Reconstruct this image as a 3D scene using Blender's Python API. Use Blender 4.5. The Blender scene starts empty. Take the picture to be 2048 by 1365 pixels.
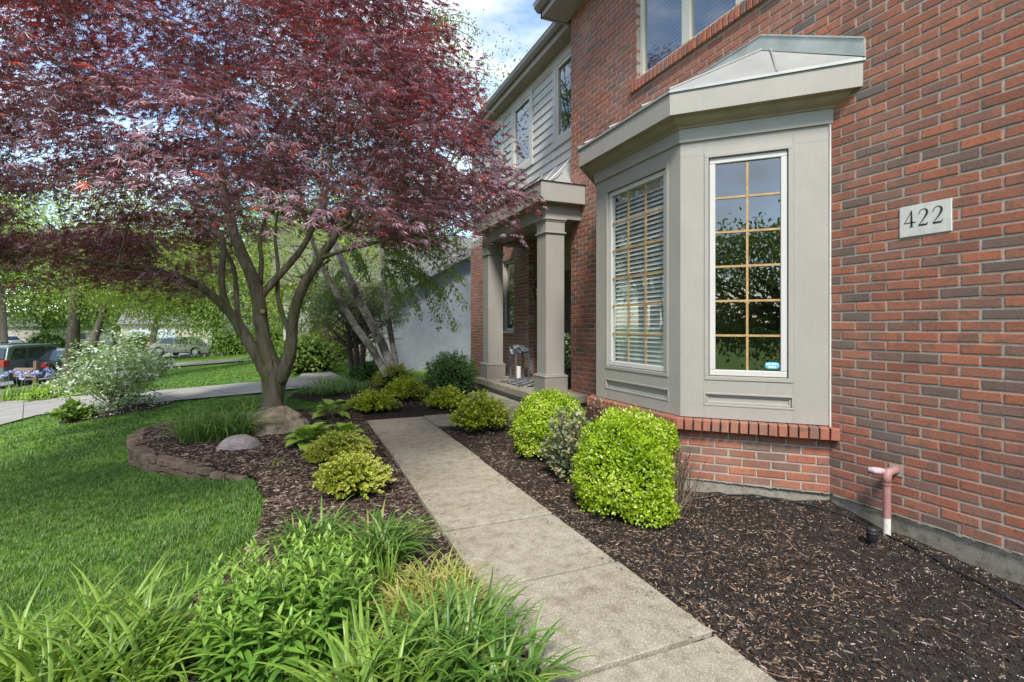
import bpy, bmesh, math, random
import numpy as np
from mathutils import Vector, Matrix

random.seed(11)
rng = np.random.default_rng(11)
sc = bpy.context.scene
COL = sc.collection

# ------------------------------------------------------------------ camera
F, U0, V0 = 1000.0, 1024.0, 652.0          # focal length / principal column / horizon row in photo pixels
YAW = math.radians(22.8)
SN, CS = math.sin(YAW), math.cos(YAW)
CH = 1.32                                   # camera height over the front walk
cam_d = bpy.data.cameras.new('camera')
cam = bpy.data.objects.new('camera', cam_d)
COL.objects.link(cam)
cam.location = (0, 0, CH)
cam.rotation_euler = (math.radians(90), 0, -YAW)
cam_d.sensor_width = 36
cam_d.lens = 36 * F / 2048
cam_d.shift_y = -(682.5 - V0) / 2048
cam_d.clip_start = 0.05
cam_d.clip_end = 3000
sc.camera = cam

# ------------------------------------------------------------------ sky and sun
SUN_DIR = Vector((-0.26, -0.60, 0.76)).normalized()      # towards the sun
SUN_EL = math.asin(SUN_DIR.z)
SUN_AZ = math.atan2(SUN_DIR.x, SUN_DIR.y)
world = bpy.data.worlds.new('World')
sc.world = world
world.use_nodes = True
wn, wl = world.node_tree.nodes, world.node_tree.links
wn.clear()
wo = wn.new('ShaderNodeOutputWorld')
bg = wn.new('ShaderNodeBackground')
sky = wn.new('ShaderNodeTexSky')
sky.sky_type = 'NISHITA'
sky.sun_disc = False
sky.sun_elevation = SUN_EL
sky.sun_rotation = SUN_AZ
sky.air_density = 1.0
sky.dust_density = 0.6
sky.ozone_density = 1.5
tc = wn.new('ShaderNodeTexCoord')
mp = wn.new('ShaderNodeMapping')
mp.inputs['Scale'].default_value = (1.0, 1.0, 2.2)
mp.inputs['Location'].default_value = (0.35, 0.1, 0.0)
nz = wn.new('ShaderNodeTexNoise')
nz.inputs['Scale'].default_value = 2.6
nz.inputs['Detail'].default_value = 7
nz.inputs['Roughness'].default_value = 0.56
nz.inputs['Distortion'].default_value = 0.25
rp = wn.new('ShaderNodeValToRGB')
rp.color_ramp.elements[0].position = 0.47
rp.color_ramp.elements[1].position = 0.66
mx = wn.new('ShaderNodeMix')
mx.data_type = 'RGBA'
mx.inputs['B'].default_value = (3.7, 3.9, 4.2, 1)       # sunlit cloud in the sky texture's own units
wl.new(tc.outputs['Generated'], mp.inputs['Vector'])
wl.new(mp.outputs['Vector'], nz.inputs['Vector'])
wl.new(nz.outputs['Fac'], rp.inputs['Fac'])
wl.new(rp.outputs['Color'], mx.inputs['Factor'])
wl.new(sky.outputs['Color'], mx.inputs['A'])
wl.new(mx.outputs['Result'], bg.inputs['Color'])
bg.inputs['Strength'].default_value = 0.15
wl.new(bg.outputs[0], wo.inputs['Surface'])

sun_d = bpy.data.lights.new('sun', 'SUN')
sun_d.energy = 2.35
sun_d.angle = math.radians(12)
sun_d.color = (1.0, 0.95, 0.87)
sun = bpy.data.objects.new('sun', sun_d)
COL.objects.link(sun)
sun.rotation_euler = SUN_DIR.to_track_quat('Z', 'Y').to_euler()
sun.location = (0, 0, 30)

sc.view_settings.view_transform = 'Standard'
sc.view_settings.look = 'None'
sc.view_settings.gamma = 1
sc.view_settings.exposure = 1.24
sc.render.engine = 'CYCLES'
sc.cycles.use_denoising = True
sc.cycles.max_bounces = 8
sc.cycles.transparent_max_bounces = 12
sc.cycles.caustics_reflective = False
sc.cycles.caustics_refractive = False
sc.cycles.sample_clamp_indirect = 6

# ------------------------------------------------------------------ photo pixel -> place
def at(u, v, t):
    r = (u - U0) / F * t
    return Vector((r * CS + t * SN, t * CS - r * SN, CH + (V0 - v) / F * t))

def G(x, y):
    x = np.asarray(x, float)
    d = np.maximum(0.0, -(x + 0.05))
    s = 0.138 * (np.sqrt(d * d + 0.36) - 0.6)
    return -2.2 * np.tanh(s / 2.2)

def gz(x, y):
    return float(G(x, y))

def gp(u, v, dz=0.0):
    lo = 0.2
    t = lo
    while t < 400:
        p = at(u, v, t)
        if p.z <= gz(p.x, p.y) + dz:
            break
        lo = t
        t *= 1.03
    hi = t
    for _ in range(30):
        m = (lo + hi) / 2
        p = at(u, v, m)
        if p.z <= gz(p.x, p.y) + dz:
            hi = m
        else:
            lo = m
    p = at(u, v, hi)
    return Vector((p.x, p.y, gz(p.x, p.y) + dz))

def wallpt(u, X, v=None):
    r = (u - U0) / F
    t = X / (r * CS + SN)
    return t * (CS - r * SN), t

# ------------------------------------------------------------------ materials
MATS = {}
class NT:
    def __init__(s, name):
        s.m = bpy.data.materials.new(name)
        s.m.use_nodes = True
        s.n, s.l = s.m.node_tree.nodes, s.m.node_tree.links
        s.n.clear()
        s.out = s.n.new('ShaderNodeOutputMaterial')
        MATS[name] = s.m
    def new(s, t, **kw):
        nd = s.n.new(t)
        for k, v in kw.items():
            if k in nd.inputs:
                nd.inputs[k].default_value = v
            else:
                setattr(nd, k, v)
        return nd
    def link(s, a, b):
        s.l.new(a, b)
    def noise(s, scale, detail=4, rough=0.55, coord='Object', mapscale=None, dist=0.0):
        tcn = s.new('ShaderNodeTexCoord')
        v = tcn.outputs[coord]
        if mapscale:
            mpn = s.new('ShaderNodeMapping')
            mpn.inputs['Scale'].default_value = mapscale
            s.link(v, mpn.inputs['Vector'])
            v = mpn.outputs['Vector']
        n = s.new('ShaderNodeTexNoise', Scale=scale, Detail=detail, Roughness=rough, Distortion=dist)
        s.link(v, n.inputs['Vector'])
        return n.outputs['Fac']
    def ramp(s, fac, stops):
        r = s.new('ShaderNodeValToRGB')
        e = r.color_ramp.elements
        while len(e) < len(stops):
            e.new(0.5)
        for el, (p, c) in zip(e, stops):
            el.position = p
            el.color = (*c, 1) if len(c) == 3 else c
        s.link(fac, r.inputs['Fac'])
        return r.outputs['Color']
    def mix(s, fac, a, b, mode='MIX'):
        m = s.new('ShaderNodeMix', data_type='RGBA', blend_type=mode)
        for sock, val in (('Factor', fac), ('A', a), ('B', b)):
            if hasattr(val, 'default_value') or hasattr(val, 'is_linked'):
                s.link(val, m.inputs[sock])
            elif sock == 'Factor':
                m.inputs['Factor'].default_value = val
            else:
                m.inputs[sock].default_value = (*val, 1)
        return m.outputs['Result']
    def bump(s, h, strength=0.3, dist=0.01, normal=None):
        b = s.new('ShaderNodeBump', Strength=strength, Distance=dist)
        s.link(h, b.inputs['Height'])
        if normal is not None:
            s.link(normal, b.inputs['Normal'])
        return b.outputs['Normal']
    def bsdf(s, col, rough=0.6, normal=None, metallic=0.0, spec=0.5, **kw):
        b = s.new('ShaderNodeBsdfPrincipled')
        if hasattr(col, 'is_linked'):
            s.link(col, b.inputs['Base Color'])
        else:
            b.inputs['Base Color'].default_value = (*col, 1)
        if hasattr(rough, 'is_linked'):
            s.link(rough, b.inputs['Roughness'])
        else:
            b.inputs['Roughness'].default_value = rough
        b.inputs['Metallic'].default_value = metallic
        b.inputs['Specular IOR Level'].default_value = spec
        for k, v in kw.items():
            b.inputs[k].default_value = v
        if normal is not None:
            s.link(normal, b.inputs['Normal'])
        s.link(b.outputs[0], s.out.inputs['Surface'])
        return b

def plain(name, col, rough=0.6, metallic=0.0, var=0.12, scale=6.0, bump=0.15, spec=0.5, bscale=None):
    t = NT(name)
    n = t.noise(scale, 5)
    dark = tuple(c * (1 - var) for c in col)
    lite = tuple(min(1, c * (1 + var)) for c in col)
    c = t.ramp(n, [(0.3, dark), (0.7, lite)])
    nb = t.noise(bscale or scale * 12, 4)
    t.bsdf(c, rough, t.bump(nb, bump, 0.004), metallic, spec)
    return t.m

def leafmat(name, stops, trans=(0.4, 0.5, 0.05), tfac=0.35, rough=0.45, spec=0.5, patch=None):
    t = NT(name)
    a = t.new('ShaderNodeAttribute', attribute_name='rnd')
    c = t.ramp(a.outputs['Fac'], stops)
    if patch:                                    # slow drift of tone from clump to clump
        geo = t.new('ShaderNodeNewGeometry')
        pn = t.new('ShaderNodeTexNoise', Scale=patch[0], Detail=3.0, Roughness=0.6)
        t.link(geo.outputs['Position'], pn.inputs['Vector'])
        c = t.mix(1.0, c, t.ramp(pn.outputs['Fac'], [(0.34, patch[1]), (0.66, patch[2])]), 'MULTIPLY')
    b = t.bsdf(c, rough, spec=spec)
    tr = t.new('ShaderNodeBsdfTranslucent')
    tcx = t.mix(0.55, c, trans)
    t.link(tcx, tr.inputs['Color'])
    mxs = t.new('ShaderNodeMixShader')
    mxs.inputs[0].default_value = tfac
    t.link(b.outputs[0], mxs.inputs[1])
    t.link(tr.outputs[0], mxs.inputs[2])
    t.link(mxs.outputs[0], t.out.inputs['Surface'])
    return t.m

def brick_mat():
    t = NT('brick')
    oi = t.new('ShaderNodeObjectInfo')
    at_ = t.new('ShaderNodeAttribute', attribute_name='rnd')
    add = t.new('ShaderNodeMath', operation='ADD')
    t.link(oi.outputs['Random'], add.inputs[0])
    t.link(at_.outputs['Fac'], add.inputs[1])
    fr = t.new('ShaderNodeMath', operation='FRACT')
    t.link(add.outputs[0], fr.inputs[0])
    base = t.ramp(fr.outputs[0], [(0.0, (0.38, 0.140, 0.082)), (0.13, (0.265, 0.103, 0.068)), (0.28, (0.41, 0.152, 0.088)), (0.44, (0.31, 0.132, 0.090)),
                                  (0.60, (0.36, 0.130, 0.080)), (0.76, (0.265, 0.124, 0.088)), (0.91, (0.22, 0.128, 0.098)), (1.0, (0.145, 0.112, 0.100))])
    # flashed ends and dark streaks in the clay, in world space so every brick differs
    geo = t.new('ShaderNodeNewGeometry')
    n1 = t.new('ShaderNodeTexNoise', Scale=7.0, Detail=3.0, Roughness=0.6, Distortion=1.2)
    t.link(geo.outputs['Position'], n1.inputs['Vector'])
    f1 = t.ramp(n1.outputs['Fac'], [(0.50, (0, 0, 0)), (0.64, (1, 1, 1))])
    c1 = t.mix(t.mix(.65, (0, 0, 0), f1), base, (0.18, 0.115, 0.090))
    n2 = t.new('ShaderNodeTexNoise', Scale=70.0, Detail=6.0, Roughness=0.7)
    t.link(geo.outputs['Position'], n2.inputs['Vector'])
    c2 = t.mix(0.85, c1, t.ramp(n2.outputs['Fac'], [(0.25, (0.68, 0.66, 0.64)), (0.75, (1.22, 1.22, 1.2))]), 'MULTIPLY')
    n3 = t.new('ShaderNodeTexNoise', Scale=1.1, Detail=3.0, Roughness=0.6)
    t.link(geo.outputs['Position'], n3.inputs['Vector'])
    c3 = t.mix(t.ramp(n3.outputs['Fac'], [(0.48, (0, 0, 0)), (0.72, (0.22, 0.22, 0.22))]), c2, (0.42, 0.33, 0.27))
    n4 = t.new('ShaderNodeTexNoise', Scale=160.0, Detail=5.0, Roughness=0.7)
    t.link(geo.outputs['Position'], n4.inputs['Vector'])
    nb = t.bump(n2.outputs['Fac'], 0.55, 0.006)
    nb = t.bump(n4.outputs['Fac'], 0.35, 0.003, nb)
    t.bsdf(c3, 0.85, nb, spec=0.25)
    return t.m

brick_mat()
t = NT('mortar')
n = t.noise(40, 6, 0.7)
n2 = t.noise(1.6, 3)
c = t.ramp(n, [(0.25, (0.30, 0.27, 0.225)), (0.75, (0.46, 0.425, 0.36))])
c = t.mix(0.6, c, t.ramp(n2, [(0.3, (0.75, 0.74, 0.7)), (0.7, (1.1, 1.1, 1.1))]), 'MULTIPLY')
t.bsdf(c, 0.95, t.bump(n, 0.7, 0.01), spec=0.1)

def paint_mat(name, col, grain=(1, 1, 1), streak=0.05):
    t = NT(name)
    n = t.noise(3.5, 5, 0.6)
    n2 = t.noise(55, 4, 0.6, mapscale=grain)
    n3 = t.noise(420, 2)
    c = t.ramp(n, [(0.3, tuple(x * (1 - streak) for x in col)), (0.7, tuple(x * (1 + streak) for x in col))])
    c = t.mix(0.5, c, t.ramp(n2, [(0.3, (0.93, 0.93, 0.92)), (0.7, (1.04, 1.04, 1.04))]), 'MULTIPLY')
    nb = t.bump(n2, 0.18, 0.003)
    nb = t.bump(n3, 0.12, 0.002, nb)
    t.bsdf(c, 0.5, nb, spec=0.4)
    return t.m

paint_mat('trim_paint', (0.328, 0.309, 0.272), (1, 1, 0.1))
paint_mat('column_paint', (0.31, 0.292, 0.262), (1, 1, 0.2))
paint_mat('plinth_paint', (0.25, 0.23, 0.20), (1, 1, 0.2))
paint_mat('siding_paint', (0.50, 0.485, 0.43), (1, 0.08, 1))
paint_mat('sash_white', (0.52, 0.51, 0.48), (1, 1, 0.1), 0.02)
paint_mat('cream_frame', (0.62, 0.58, 0.48), (1, 1, 0.1), 0.02)
paint_mat('gutter_paint', (0.20, 0.19, 0.16), (1, 0.1, 1))
plain('soffit_paint', (0.30, 0.26, 0.20), 0.7, var=0.1)
plain('roof_metal', (0.37, 0.37, 0.345), 0.42, 0.25, 0.10, 4, 0.05)
plain('flashing_metal', (0.42, 0.45, 0.40), 0.5, 0.2, 0.2, 5, 0.12)
plain('caulk', (0.55, 0.54, 0.5), 0.8, var=0.1)
plain('muntin_wood', (0.40, 0.25, 0.10), 0.55, var=0.25, scale=20)
plain('blind_slat', (0.80, 0.82, 0.80), 0.5, var=0.04)
plain('interior_paint', (0.55, 0.54, 0.52), 0.9, var=0.05)
plain('interior_floor', (0.10, 0.06, 0.035), 0.5, var=0.2)
plain('black_iron', (0.02, 0.02, 0.022), 0.45, 0.3, 0.2)
plain('black_plastic', (0.018, 0.019, 0.021), 0.38, 0.0, 0.3, 14, 0.1)
plain('zinc', (0.16, 0.19, 0.22), 0.55, 0.4, 0.25, 14)
plain('candle_wax', (0.80, 0.78, 0.70), 0.6, var=0.03)
plain('pvc_white', (0.66, 0.63, 0.55), 0.5, var=0.18, scale=22)
plain('pipe_red', (0.34, 0.17, 0.155), 0.55, var=0.2, scale=16)
plain('pipe_rag', (0.46, 0.36, 0.37), 0.7, var=0.35, scale=40, bump=0.6)
plain('plaque_stone', (0.60, 0.58, 0.53), 0.8, var=0.10, scale=26, bump=0.2)
plain('numeral_black', (0.018, 0.02, 0.02), 0.6, var=0.2)
plain('sticker_blue', (0.10, 0.42, 0.62), 0.4, var=0.05)
plain('sticker_white', (0.80, 0.85, 0.87), 0.4, var=0.03)
plain('dark_soil', (0.020, 0.016, 0.013), 0.95, var=0.4, scale=30, bump=0.6)

def glass_mat(name, tint, ior, rough=0.0, fmul=1.0):
    t = NT(name)
    tr = t.new('ShaderNodeBsdfTransparent')
    tr.inputs[0].default_value = (*tint, 1)
    gl = t.new('ShaderNodeBsdfGlossy')
    gl.inputs['Roughness'].default_value = rough
    gl.inputs['Color'].default_value = (0.96, 0.95, 0.92, 1)
    lw = t.new('ShaderNodeLayerWeight', Blend=0.5)
    fr = t.new('ShaderNodeMath', operation='POWER')
    t.link(lw.outputs['Facing'], fr.inputs[0])
    fr.inputs[1].default_value = 4.0
    n = t.noise(1.8, 2)
    nb = t.bump(n, 0.05, 0.02)
    t.link(nb, gl.inputs['Normal'])
    ml = t.new('ShaderNodeMath', operation='MULTIPLY_ADD')
    t.link(fr.outputs[0], ml.inputs[0])
    ml.inputs[1].default_value = fmul
    ml.inputs[2].default_value = ior
    ml.use_clamp = True
    ms = t.new('ShaderNodeMixShader')
    t.link(ml.outputs[0], ms.inputs[0])
    t.link(tr.outputs[0], ms.inputs[1])
    t.link(gl.outputs[0], ms.inputs[2])
    t.link(ms.outputs[0], t.out.inputs['Surface'])
    return t.m
glass_mat('window_glass', (0.86, 0.90, 0.88), 0.17, 0.0, 0.80)
glass_mat('upper_glass', (0.60, 0.66, 0.64), 0.24, 0.01, 0.75)

def concrete(name, a, b, speck=0.5, patch=(0.72, 0.70, 0.62), grit=90.0):
    t = NT(name)
    n1 = t.noise(1.7, 6, 0.62)
    n2 = t.noise(11, 8, 0.75, dist=0.1)
    n3 = t.noise(150, 3, 0.7)
    c = t.ramp(n1, [(0.3, a), (0.72, b)])
    c = t.mix(0.85, c, t.ramp(n2, [(0.36, patch), (0.50, (0.93, 0.92, 0.89)), (0.60, (1.06, 1.06, 1.05))]), 'MULTIPLY')
    c = t.mix(speck, c, t.ramp(n3, [(0.28, (0.58, 0.56, 0.52)), (0.50, (1.0, 1.0, 0.98)), (0.66, (1.35, 1.32, 1.25))]), 'MULTIPLY')
    tcn = t.new('ShaderNodeTexCoord')
    vo = t.new('ShaderNodeTexVoronoi', Scale=grit)
    t.link(tcn.outputs['Object'], vo.inputs['Vector'])
    spots = t.ramp(vo.outputs['Distance'], [(0.16, (1, 1, 1)), (0.30, (0, 0, 0))])
    sel = t.new('ShaderNodeSeparateColor')
    t.link(vo.outputs['Color'], sel.inputs[0])
    gt = t.new('ShaderNodeMath', operation='GREATER_THAN')
    t.link(sel.outputs[0], gt.inputs[0])
    gt.inputs[1].default_value = 0.62
    mu = t.new('ShaderNodeMath', operation='MULTIPLY')
    t.link(spots, mu.inputs[0])
    t.link(gt.outputs[0], mu.inputs[1])
    mu2 = t.new('ShaderNodeMath', operation='MULTIPLY')
    t.link(mu.outputs[0], mu2.inputs[0])
    mu2.inputs[1].default_value = speck * 0.75
    c = t.mix(mu2.outputs[0], c, tuple(min(.75, x * 1.75) for x in b))
    nb = t.bump(n3, 0.5, 0.006)
    t.bsdf(c, 0.88, t.bump(vo.outputs['Distance'], 0.25, 0.004, nb), spec=0.2)
    return t.m
concrete('concrete', (0.285, 0.252, 0.192), (0.365, 0.333, 0.27), 0.95, (0.60, 0.57, 0.48))
concrete('drive_concrete', (0.26, 0.245, 0.225), (0.34, 0.325, 0.305), 0.3, (0.85, 0.84, 0.8))
concrete('porch_concrete', (0.27, 0.24, 0.185), (0.34, 0.31, 0.25), 0.5)
concrete('foundation', (0.20, 0.185, 0.15), (0.30, 0.28, 0.235), 0.5, (0.42, 0.42, 0.42))
concrete('asphalt', (0.060, 0.060, 0.062), (0.10, 0.10, 0.10), 0.5)
concrete('road_grey', (0.17, 0.17, 0.17), (0.23, 0.23, 0.23), 0.4)

# ------------------------------------------------------------------ mesh helpers
class MB:
    def __init__(s):
        s.v, s.f, s.r = [], [], []
    def add(s, vs, fs, rnd=0.0):
        b = len(s.v)
        s.v += [tuple(p) for p in vs]
        s.f += [tuple(b + i for i in f) for f in fs]
        s.r += [rnd] * len(vs)
        return s
    def box(s, lo, hi, rnd=0.0):
        (x0, y0, z0), (x1, y1, z1) = lo, hi
        return s.add([(x0, y0, z0), (x1, y0, z0), (x1, y1, z0), (x0, y1, z0), (x0, y0, z1), (x1, y0, z1), (x1, y1, z1), (x0, y1, z1)],
                     [(3, 2, 1, 0), (4, 5, 6, 7), (0, 1, 5, 4), (1, 2, 6, 5), (2, 3, 7, 6), (3, 0, 4, 7)], rnd)
    def obox(s, o, ax, ay, az, lo, hi, rnd=0.0):
        """box in a local frame: origin o, axes ax ay az"""
        o, ax, ay, az = Vector(o), Vector(ax), Vector(ay), Vector(az)
        k = MB().box(lo, hi)
        return s.add([o + ax * p[0] + ay * p[1] + az * p[2] for p in k.v], k.f, rnd)
    def quad(s, a, b, c, d, rnd=0.0):
        return s.add([a, b, c, d], [(0, 1, 2, 3)], rnd)
    def poly(s, pts, rnd=0.0):
        return s.add(pts, [tuple(range(len(pts)))], rnd)
    def prism(s, pts, z0, z1):
        n = len(pts)
        vs = [(p[0], p[1], z0) for p in pts] + [(p[0], p[1], z1) for p in pts]
        fs = [tuple(range(n - 1, -1, -1)), tuple(range(n, 2 * n))] + [(i, (i + 1) % n, n + (i + 1) % n, n + i) for i in range(n)]
        return s.add(vs, fs)
    def extrude(s, pts, d):
        """polygon in 3D pushed along d"""
        n = len(pts)
        pts = [Vector(p) for p in pts]
        d = Vector(d)
        return s.add(pts + [p + d for p in pts], [tuple(range(n - 1, -1, -1)), tuple(range(n, 2 * n))] +
                     [(i, (i + 1) % n, n + (i + 1) % n, n + i) for i in range(n)])
    def tube(s, pts, rad, n=8, cap=True, rnd=0.0, jit=0.0):
        pts = [Vector(p) for p in pts]
        if not hasattr(rad, '__len__'):
            rad = [rad] * len(pts)
        vs, fs = [], []
        up = Vector((0, 0, 1))
        tan0 = (pts[1] - pts[0]).normalized()
        u = tan0.orthogonal().normalized() if abs(tan0.z) > 0.9 else tan0.cross(up).normalized()
        for i, p in enumerate(pts):
            tan = (pts[min(i + 1, len(pts) - 1)] - pts[max(i - 1, 0)]).normalized()
            u = (u - tan * u.dot(tan))
            u = u.normalized() if u.length > 1e-6 else tan.orthogonal().normalized()
            w = tan.cross(u)
            for k in range(n):
                a = 2 * math.pi * k / n
                rr = rad[i] * (1 + (random.uniform(-jit, jit) if jit else 0))
                vs.append(p + (u * math.cos(a) + w * math.sin(a)) * rr)
        for i in range(len(pts) - 1):
            for k in range(n):
                a, b = i * n + k, i * n + (k + 1) % n
                fs.append((a, b, b + n, a + n))
        if cap:
            fs.append(tuple(range(n - 1, -1, -1)))
            fs.append(tuple(range((len(pts) - 1) * n, len(pts) * n)))
        return s.add(vs, fs, rnd)
    def lathe(s, c, prof, n=16):
        """profile of (radius, z) about a vertical axis at c"""
        vs, fs = [], []
        for r, z in prof:
            for k in range(n):
                a = 2 * math.pi * k / n
                vs.append((c[0] + r * math.cos(a), c[1] + r * math.sin(a), c[2] + z))
        for i in range(len(prof) - 1):
            for k in range(n):
                a, b = i * n + k, i * n + (k + 1) % n
                fs.append((a, b, b + n, a + n))
        fs.append(tuple(range(n - 1, -1, -1)))
        fs.append(tuple(range((len(prof) - 1) * n, len(prof) * n)))
        return s.add(vs, fs)
    def build(s, name, mat, parent=None, smooth=False, bevel=0.0, world=True):
        me = bpy.data.meshes.new(name)
        me.from_pydata(s.v, [], s.f)
        if any(s.r):
            a = me.attributes.new('rnd', 'FLOAT', 'POINT')
            a.data.foreach_set('value', np.array(s.r, dtype=np.float32))
        me.materials.append(MATS[mat])
        if smooth:
            me.polygons.foreach_set('use_smooth', [True] * len(me.polygons))
        o = bpy.data.objects.new(name, me)
        COL.objects.link(o)
        if parent is not None:
            o.parent = parent
            if world:
                o.matrix_parent_inverse = pw(parent).inverted()
        if bevel:
            md = o.modifiers.new('bevel', 'BEVEL')
            md.width = bevel
            md.segments = 2
            md.limit_method = 'ANGLE'
            md.angle_limit = math.radians(40)
        return o

def pw(o):
    m = Matrix.LocRotScale(o.location, o.rotation_euler, o.scale)
    if o.parent:
        return pw(o.parent) @ o.matrix_parent_inverse @ m
    return m

def tag(o, label=None, cat=None, group=None, kind=None):
    if label:
        o['label'] = label
    if cat:
        o['category'] = cat
    if group:
        o['group'] = group
    if kind:
        o['kind'] = kind
    return o

def thing(name, label, cat, loc=(0, 0, 0), rz=0.0, group=None):
    o = bpy.data.objects.new(name, None)
    o.empty_display_size = 0.2
    COL.objects.link(o)
    o.location = loc
    o.rotation_euler = (0, 0, rz)
    return tag(o, label, cat, group)

def npmesh(name, V, Fc, k, mat, parent=None, rnd=None, smooth=False):
    """V (n,3) vertices, Fc (m,k) faces of k corners"""
    me = bpy.data.meshes.new(name)
    n, m = len(V), len(Fc)
    me.vertices.add(n)
    me.vertices.foreach_set('co', np.ascontiguousarray(V, dtype=np.float32).ravel())
    me.loops.add(m * k)
    me.loops.foreach_set('vertex_index', np.ascontiguousarray(Fc, dtype=np.int32).ravel())
    me.polygons.add(m)
    me.polygons.foreach_set('loop_start', np.arange(0, m * k, k, dtype=np.int32))
    if smooth:
        me.polygons.foreach_set('use_smooth', np.ones(m, dtype=bool))
    me.update(calc_edges=True)
    if rnd is not None:
        a = me.attributes.new('rnd', 'FLOAT', 'POINT')
        a.data.foreach_set('value', np.ascontiguousarray(rnd, dtype=np.float32))
    me.materials.append(MATS[mat])
    o = bpy.data.objects.new(name, me)
    COL.objects.link(o)
    if parent is not None:
        o.parent = parent
        o.matrix_parent_inverse = pw(parent).inverted()
    return o

def nrm(a):
    return a / np.maximum(np.linalg.norm(a, axis=-1, keepdims=True), 1e-9)

def leaves(name, tmpl, pos, X, Z, size, rnd, mat, parent=None):
    """tmpl = (verts (k,3), tris (m,3)); leaf points along X, faces Z"""
    tv, tf = tmpl
    X = nrm(X)
    Z = nrm(Z - X * np.sum(Z * X, axis=1, keepdims=True))
    Y = np.cross(Z, X)
    V = pos[:, None, :] + size[:, None, None] * (tv[None, :, 0:1] * X[:, None] + tv[None, :, 1:2] * Y[:, None] + tv[None, :, 2:3] * Z[:, None])
    N, k = len(pos), len(tv)
    Fc = (tf[None] + (np.arange(N) * k)[:, None, None]).reshape(-1, 3)
    return npmesh(name, V.reshape(-1, 3), Fc, 3, mat, parent, np.repeat(rnd, k))

LENS = (np.array([(0, 0, 0), (.5, .24, .06), (1, 0, -.04), (.5, -.24, .06)], float), np.array([(0, 2, 1), (0, 3, 2)]))
OVAL = (np.array([(0, 0, 0), (.3, .30, .05), (.7, .28, .05), (1, 0, -.05), (.7, -.28, .05), (.3, -.30, .05)], float),
        np.array([(0, 3, 1), (1, 3, 2), (0, 5, 3), (3, 5, 4)]))
NEEDLE = (np.array([(0, .05, 0), (0, -.05, 0), (1, 0, 0)], float), np.array([(0, 1, 2)]))

def star_leaf(n):
    ang = {5: [-95, -45, 0, 45, 95], 7: [-118, -76, -38, 0, 38, 76, 118]}[n]
    ln = {5: [.6, .9, 1, .9, .6], 7: [.42, .72, .93, 1, .93, .72, .42]}[n]
    vs, fs = [(0, 0, 0)], []
    for a, l in zip(ang, ln):
        a = math.radians(a)
        b = len(vs)
        for da, rr, z in ((-.27 if n == 5 else -.21, .42, .04), (0, 1, -.16), (.27 if n == 5 else .21, .42, .04)):
            vs.append((math.cos(a + da) * l * rr, math.sin(a + da) * l * rr, z))
        fs += [(0, b, b + 1), (0, b + 1, b + 2)]
    return np.array(vs, float), np.array(fs)
STAR5, STAR7 = star_leaf(5), star_leaf(7)

def rvec(n):
    return nrm(rng.normal(size=(n, 3)))

def in_poly(x, y, poly):
    x, y = np.asarray(x), np.asarray(y)
    ins = np.zeros(x.shape, bool)
    n = len(poly)
    for i in range(n):
        x0, y0 = poly[i][0], poly[i][1]
        x1, y1 = poly[(i + 1) % n][0], poly[(i + 1) % n][1]
        if y0 == y1:
            continue
        c = ((y0 > y) != (y1 > y)) & (x < (x1 - x0) * (y - y0) / (y1 - y0) + x0)
        ins ^= c
    return ins

def vnoise(x, y, s, seed=0):
    """cheap smooth value noise in 2D, 0..1"""
    x, y = np.asarray(x, float) * s, np.asarray(y, float) * s
    xi, yi = np.floor(x).astype(int), np.floor(y).astype(int)
    fx, fy = x - xi, y - yi
    fx, fy = fx * fx * (3 - 2 * fx), fy * fy * (3 - 2 * fy)
    def h(a, b):
        n = (a * 374761393 + b * 668265263 + seed * 1442695) & 0xffffffff
        n = ((n ^ (n >> 13)) * 1274126177) & 0xffffffff
        return ((n ^ (n >> 16)) & 0xffff) / 65535.0
    return (h(xi, yi) * (1 - fx) + h(xi + 1, yi) * fx) * (1 - fy) + (h(xi, yi + 1) * (1 - fx) + h(xi + 1, yi + 1) * fx) * fy
# ------------------------------------------------------------------ ground
BED = [tuple(gp(u, v)[:2]) for u, v in [(60, 1365), (200, 1290), (297, 1240), (360, 1200), (415, 1160), (480, 1108), (515, 1058), (531, 1010), (523, 975), (500, 953),
       (400, 947), (320, 940), (275, 926), (270, 905), (300, 885), (350, 867), (430, 849), (500, 835), (560, 827), (620, 822), (690, 822)]]
BED += [tuple(gp(u, v)[:2]) for u, v in [(700, 802), (640, 799), (575, 801), (592, 786), (650, 771), (705, 757)]]
BED += [(1.6, 12.2), (4.4, 12.6), (4.4, -3.0), (-1.2, -3.0), (-1.15, 0.6)]

def bed_height(x, y):
    """the planting bed: level by the walk, settling away at the house corner on the right"""
    x, y = np.asarray(x, float), np.asarray(y, float)
    z = -0.030 * np.ones_like(x)
    k = np.clip((x - 1.7) / 1.9, 0, 1)
    z = z + k * np.interp(y, [0, 1.4, 2.1, 2.55, 3.3, 4.5, 6.0], [-0.10, -0.070, -0.035, 0.028, -0.020, -0.01, 0.0])
    z = z + np.minimum(0.05, 0.05 * np.clip((0.7 - x) / 0.8, 0, 1)) * np.clip((y - 4.0) / 1.5, 0, 1)
    fall = np.clip((-0.1 - x) / 1.2, 0, 1) * np.clip((4.4 - y) / 1.0, 0, 1)
    z = z + fall * (G(x, y) - 0.0)
    return z

t = NT('lawn_soil')
n1 = t.noise(0.35, 4, coord='Object')
n2 = t.noise(14, 6, 0.7)
c = t.ramp(n1, [(0.35, (0.12, 0.215, 0.026)), (0.65, (0.165, 0.275, 0.040))])
c = t.mix(0.8, c, t.ramp(n2, [(0.3, (0.6, 0.62, 0.55)), (0.7, (1.25, 1.2, 1.2))]), 'MULTIPLY')
t.bsdf(c, 0.9, t.bump(n2, 0.8, 0.03), spec=0.15)

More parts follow.
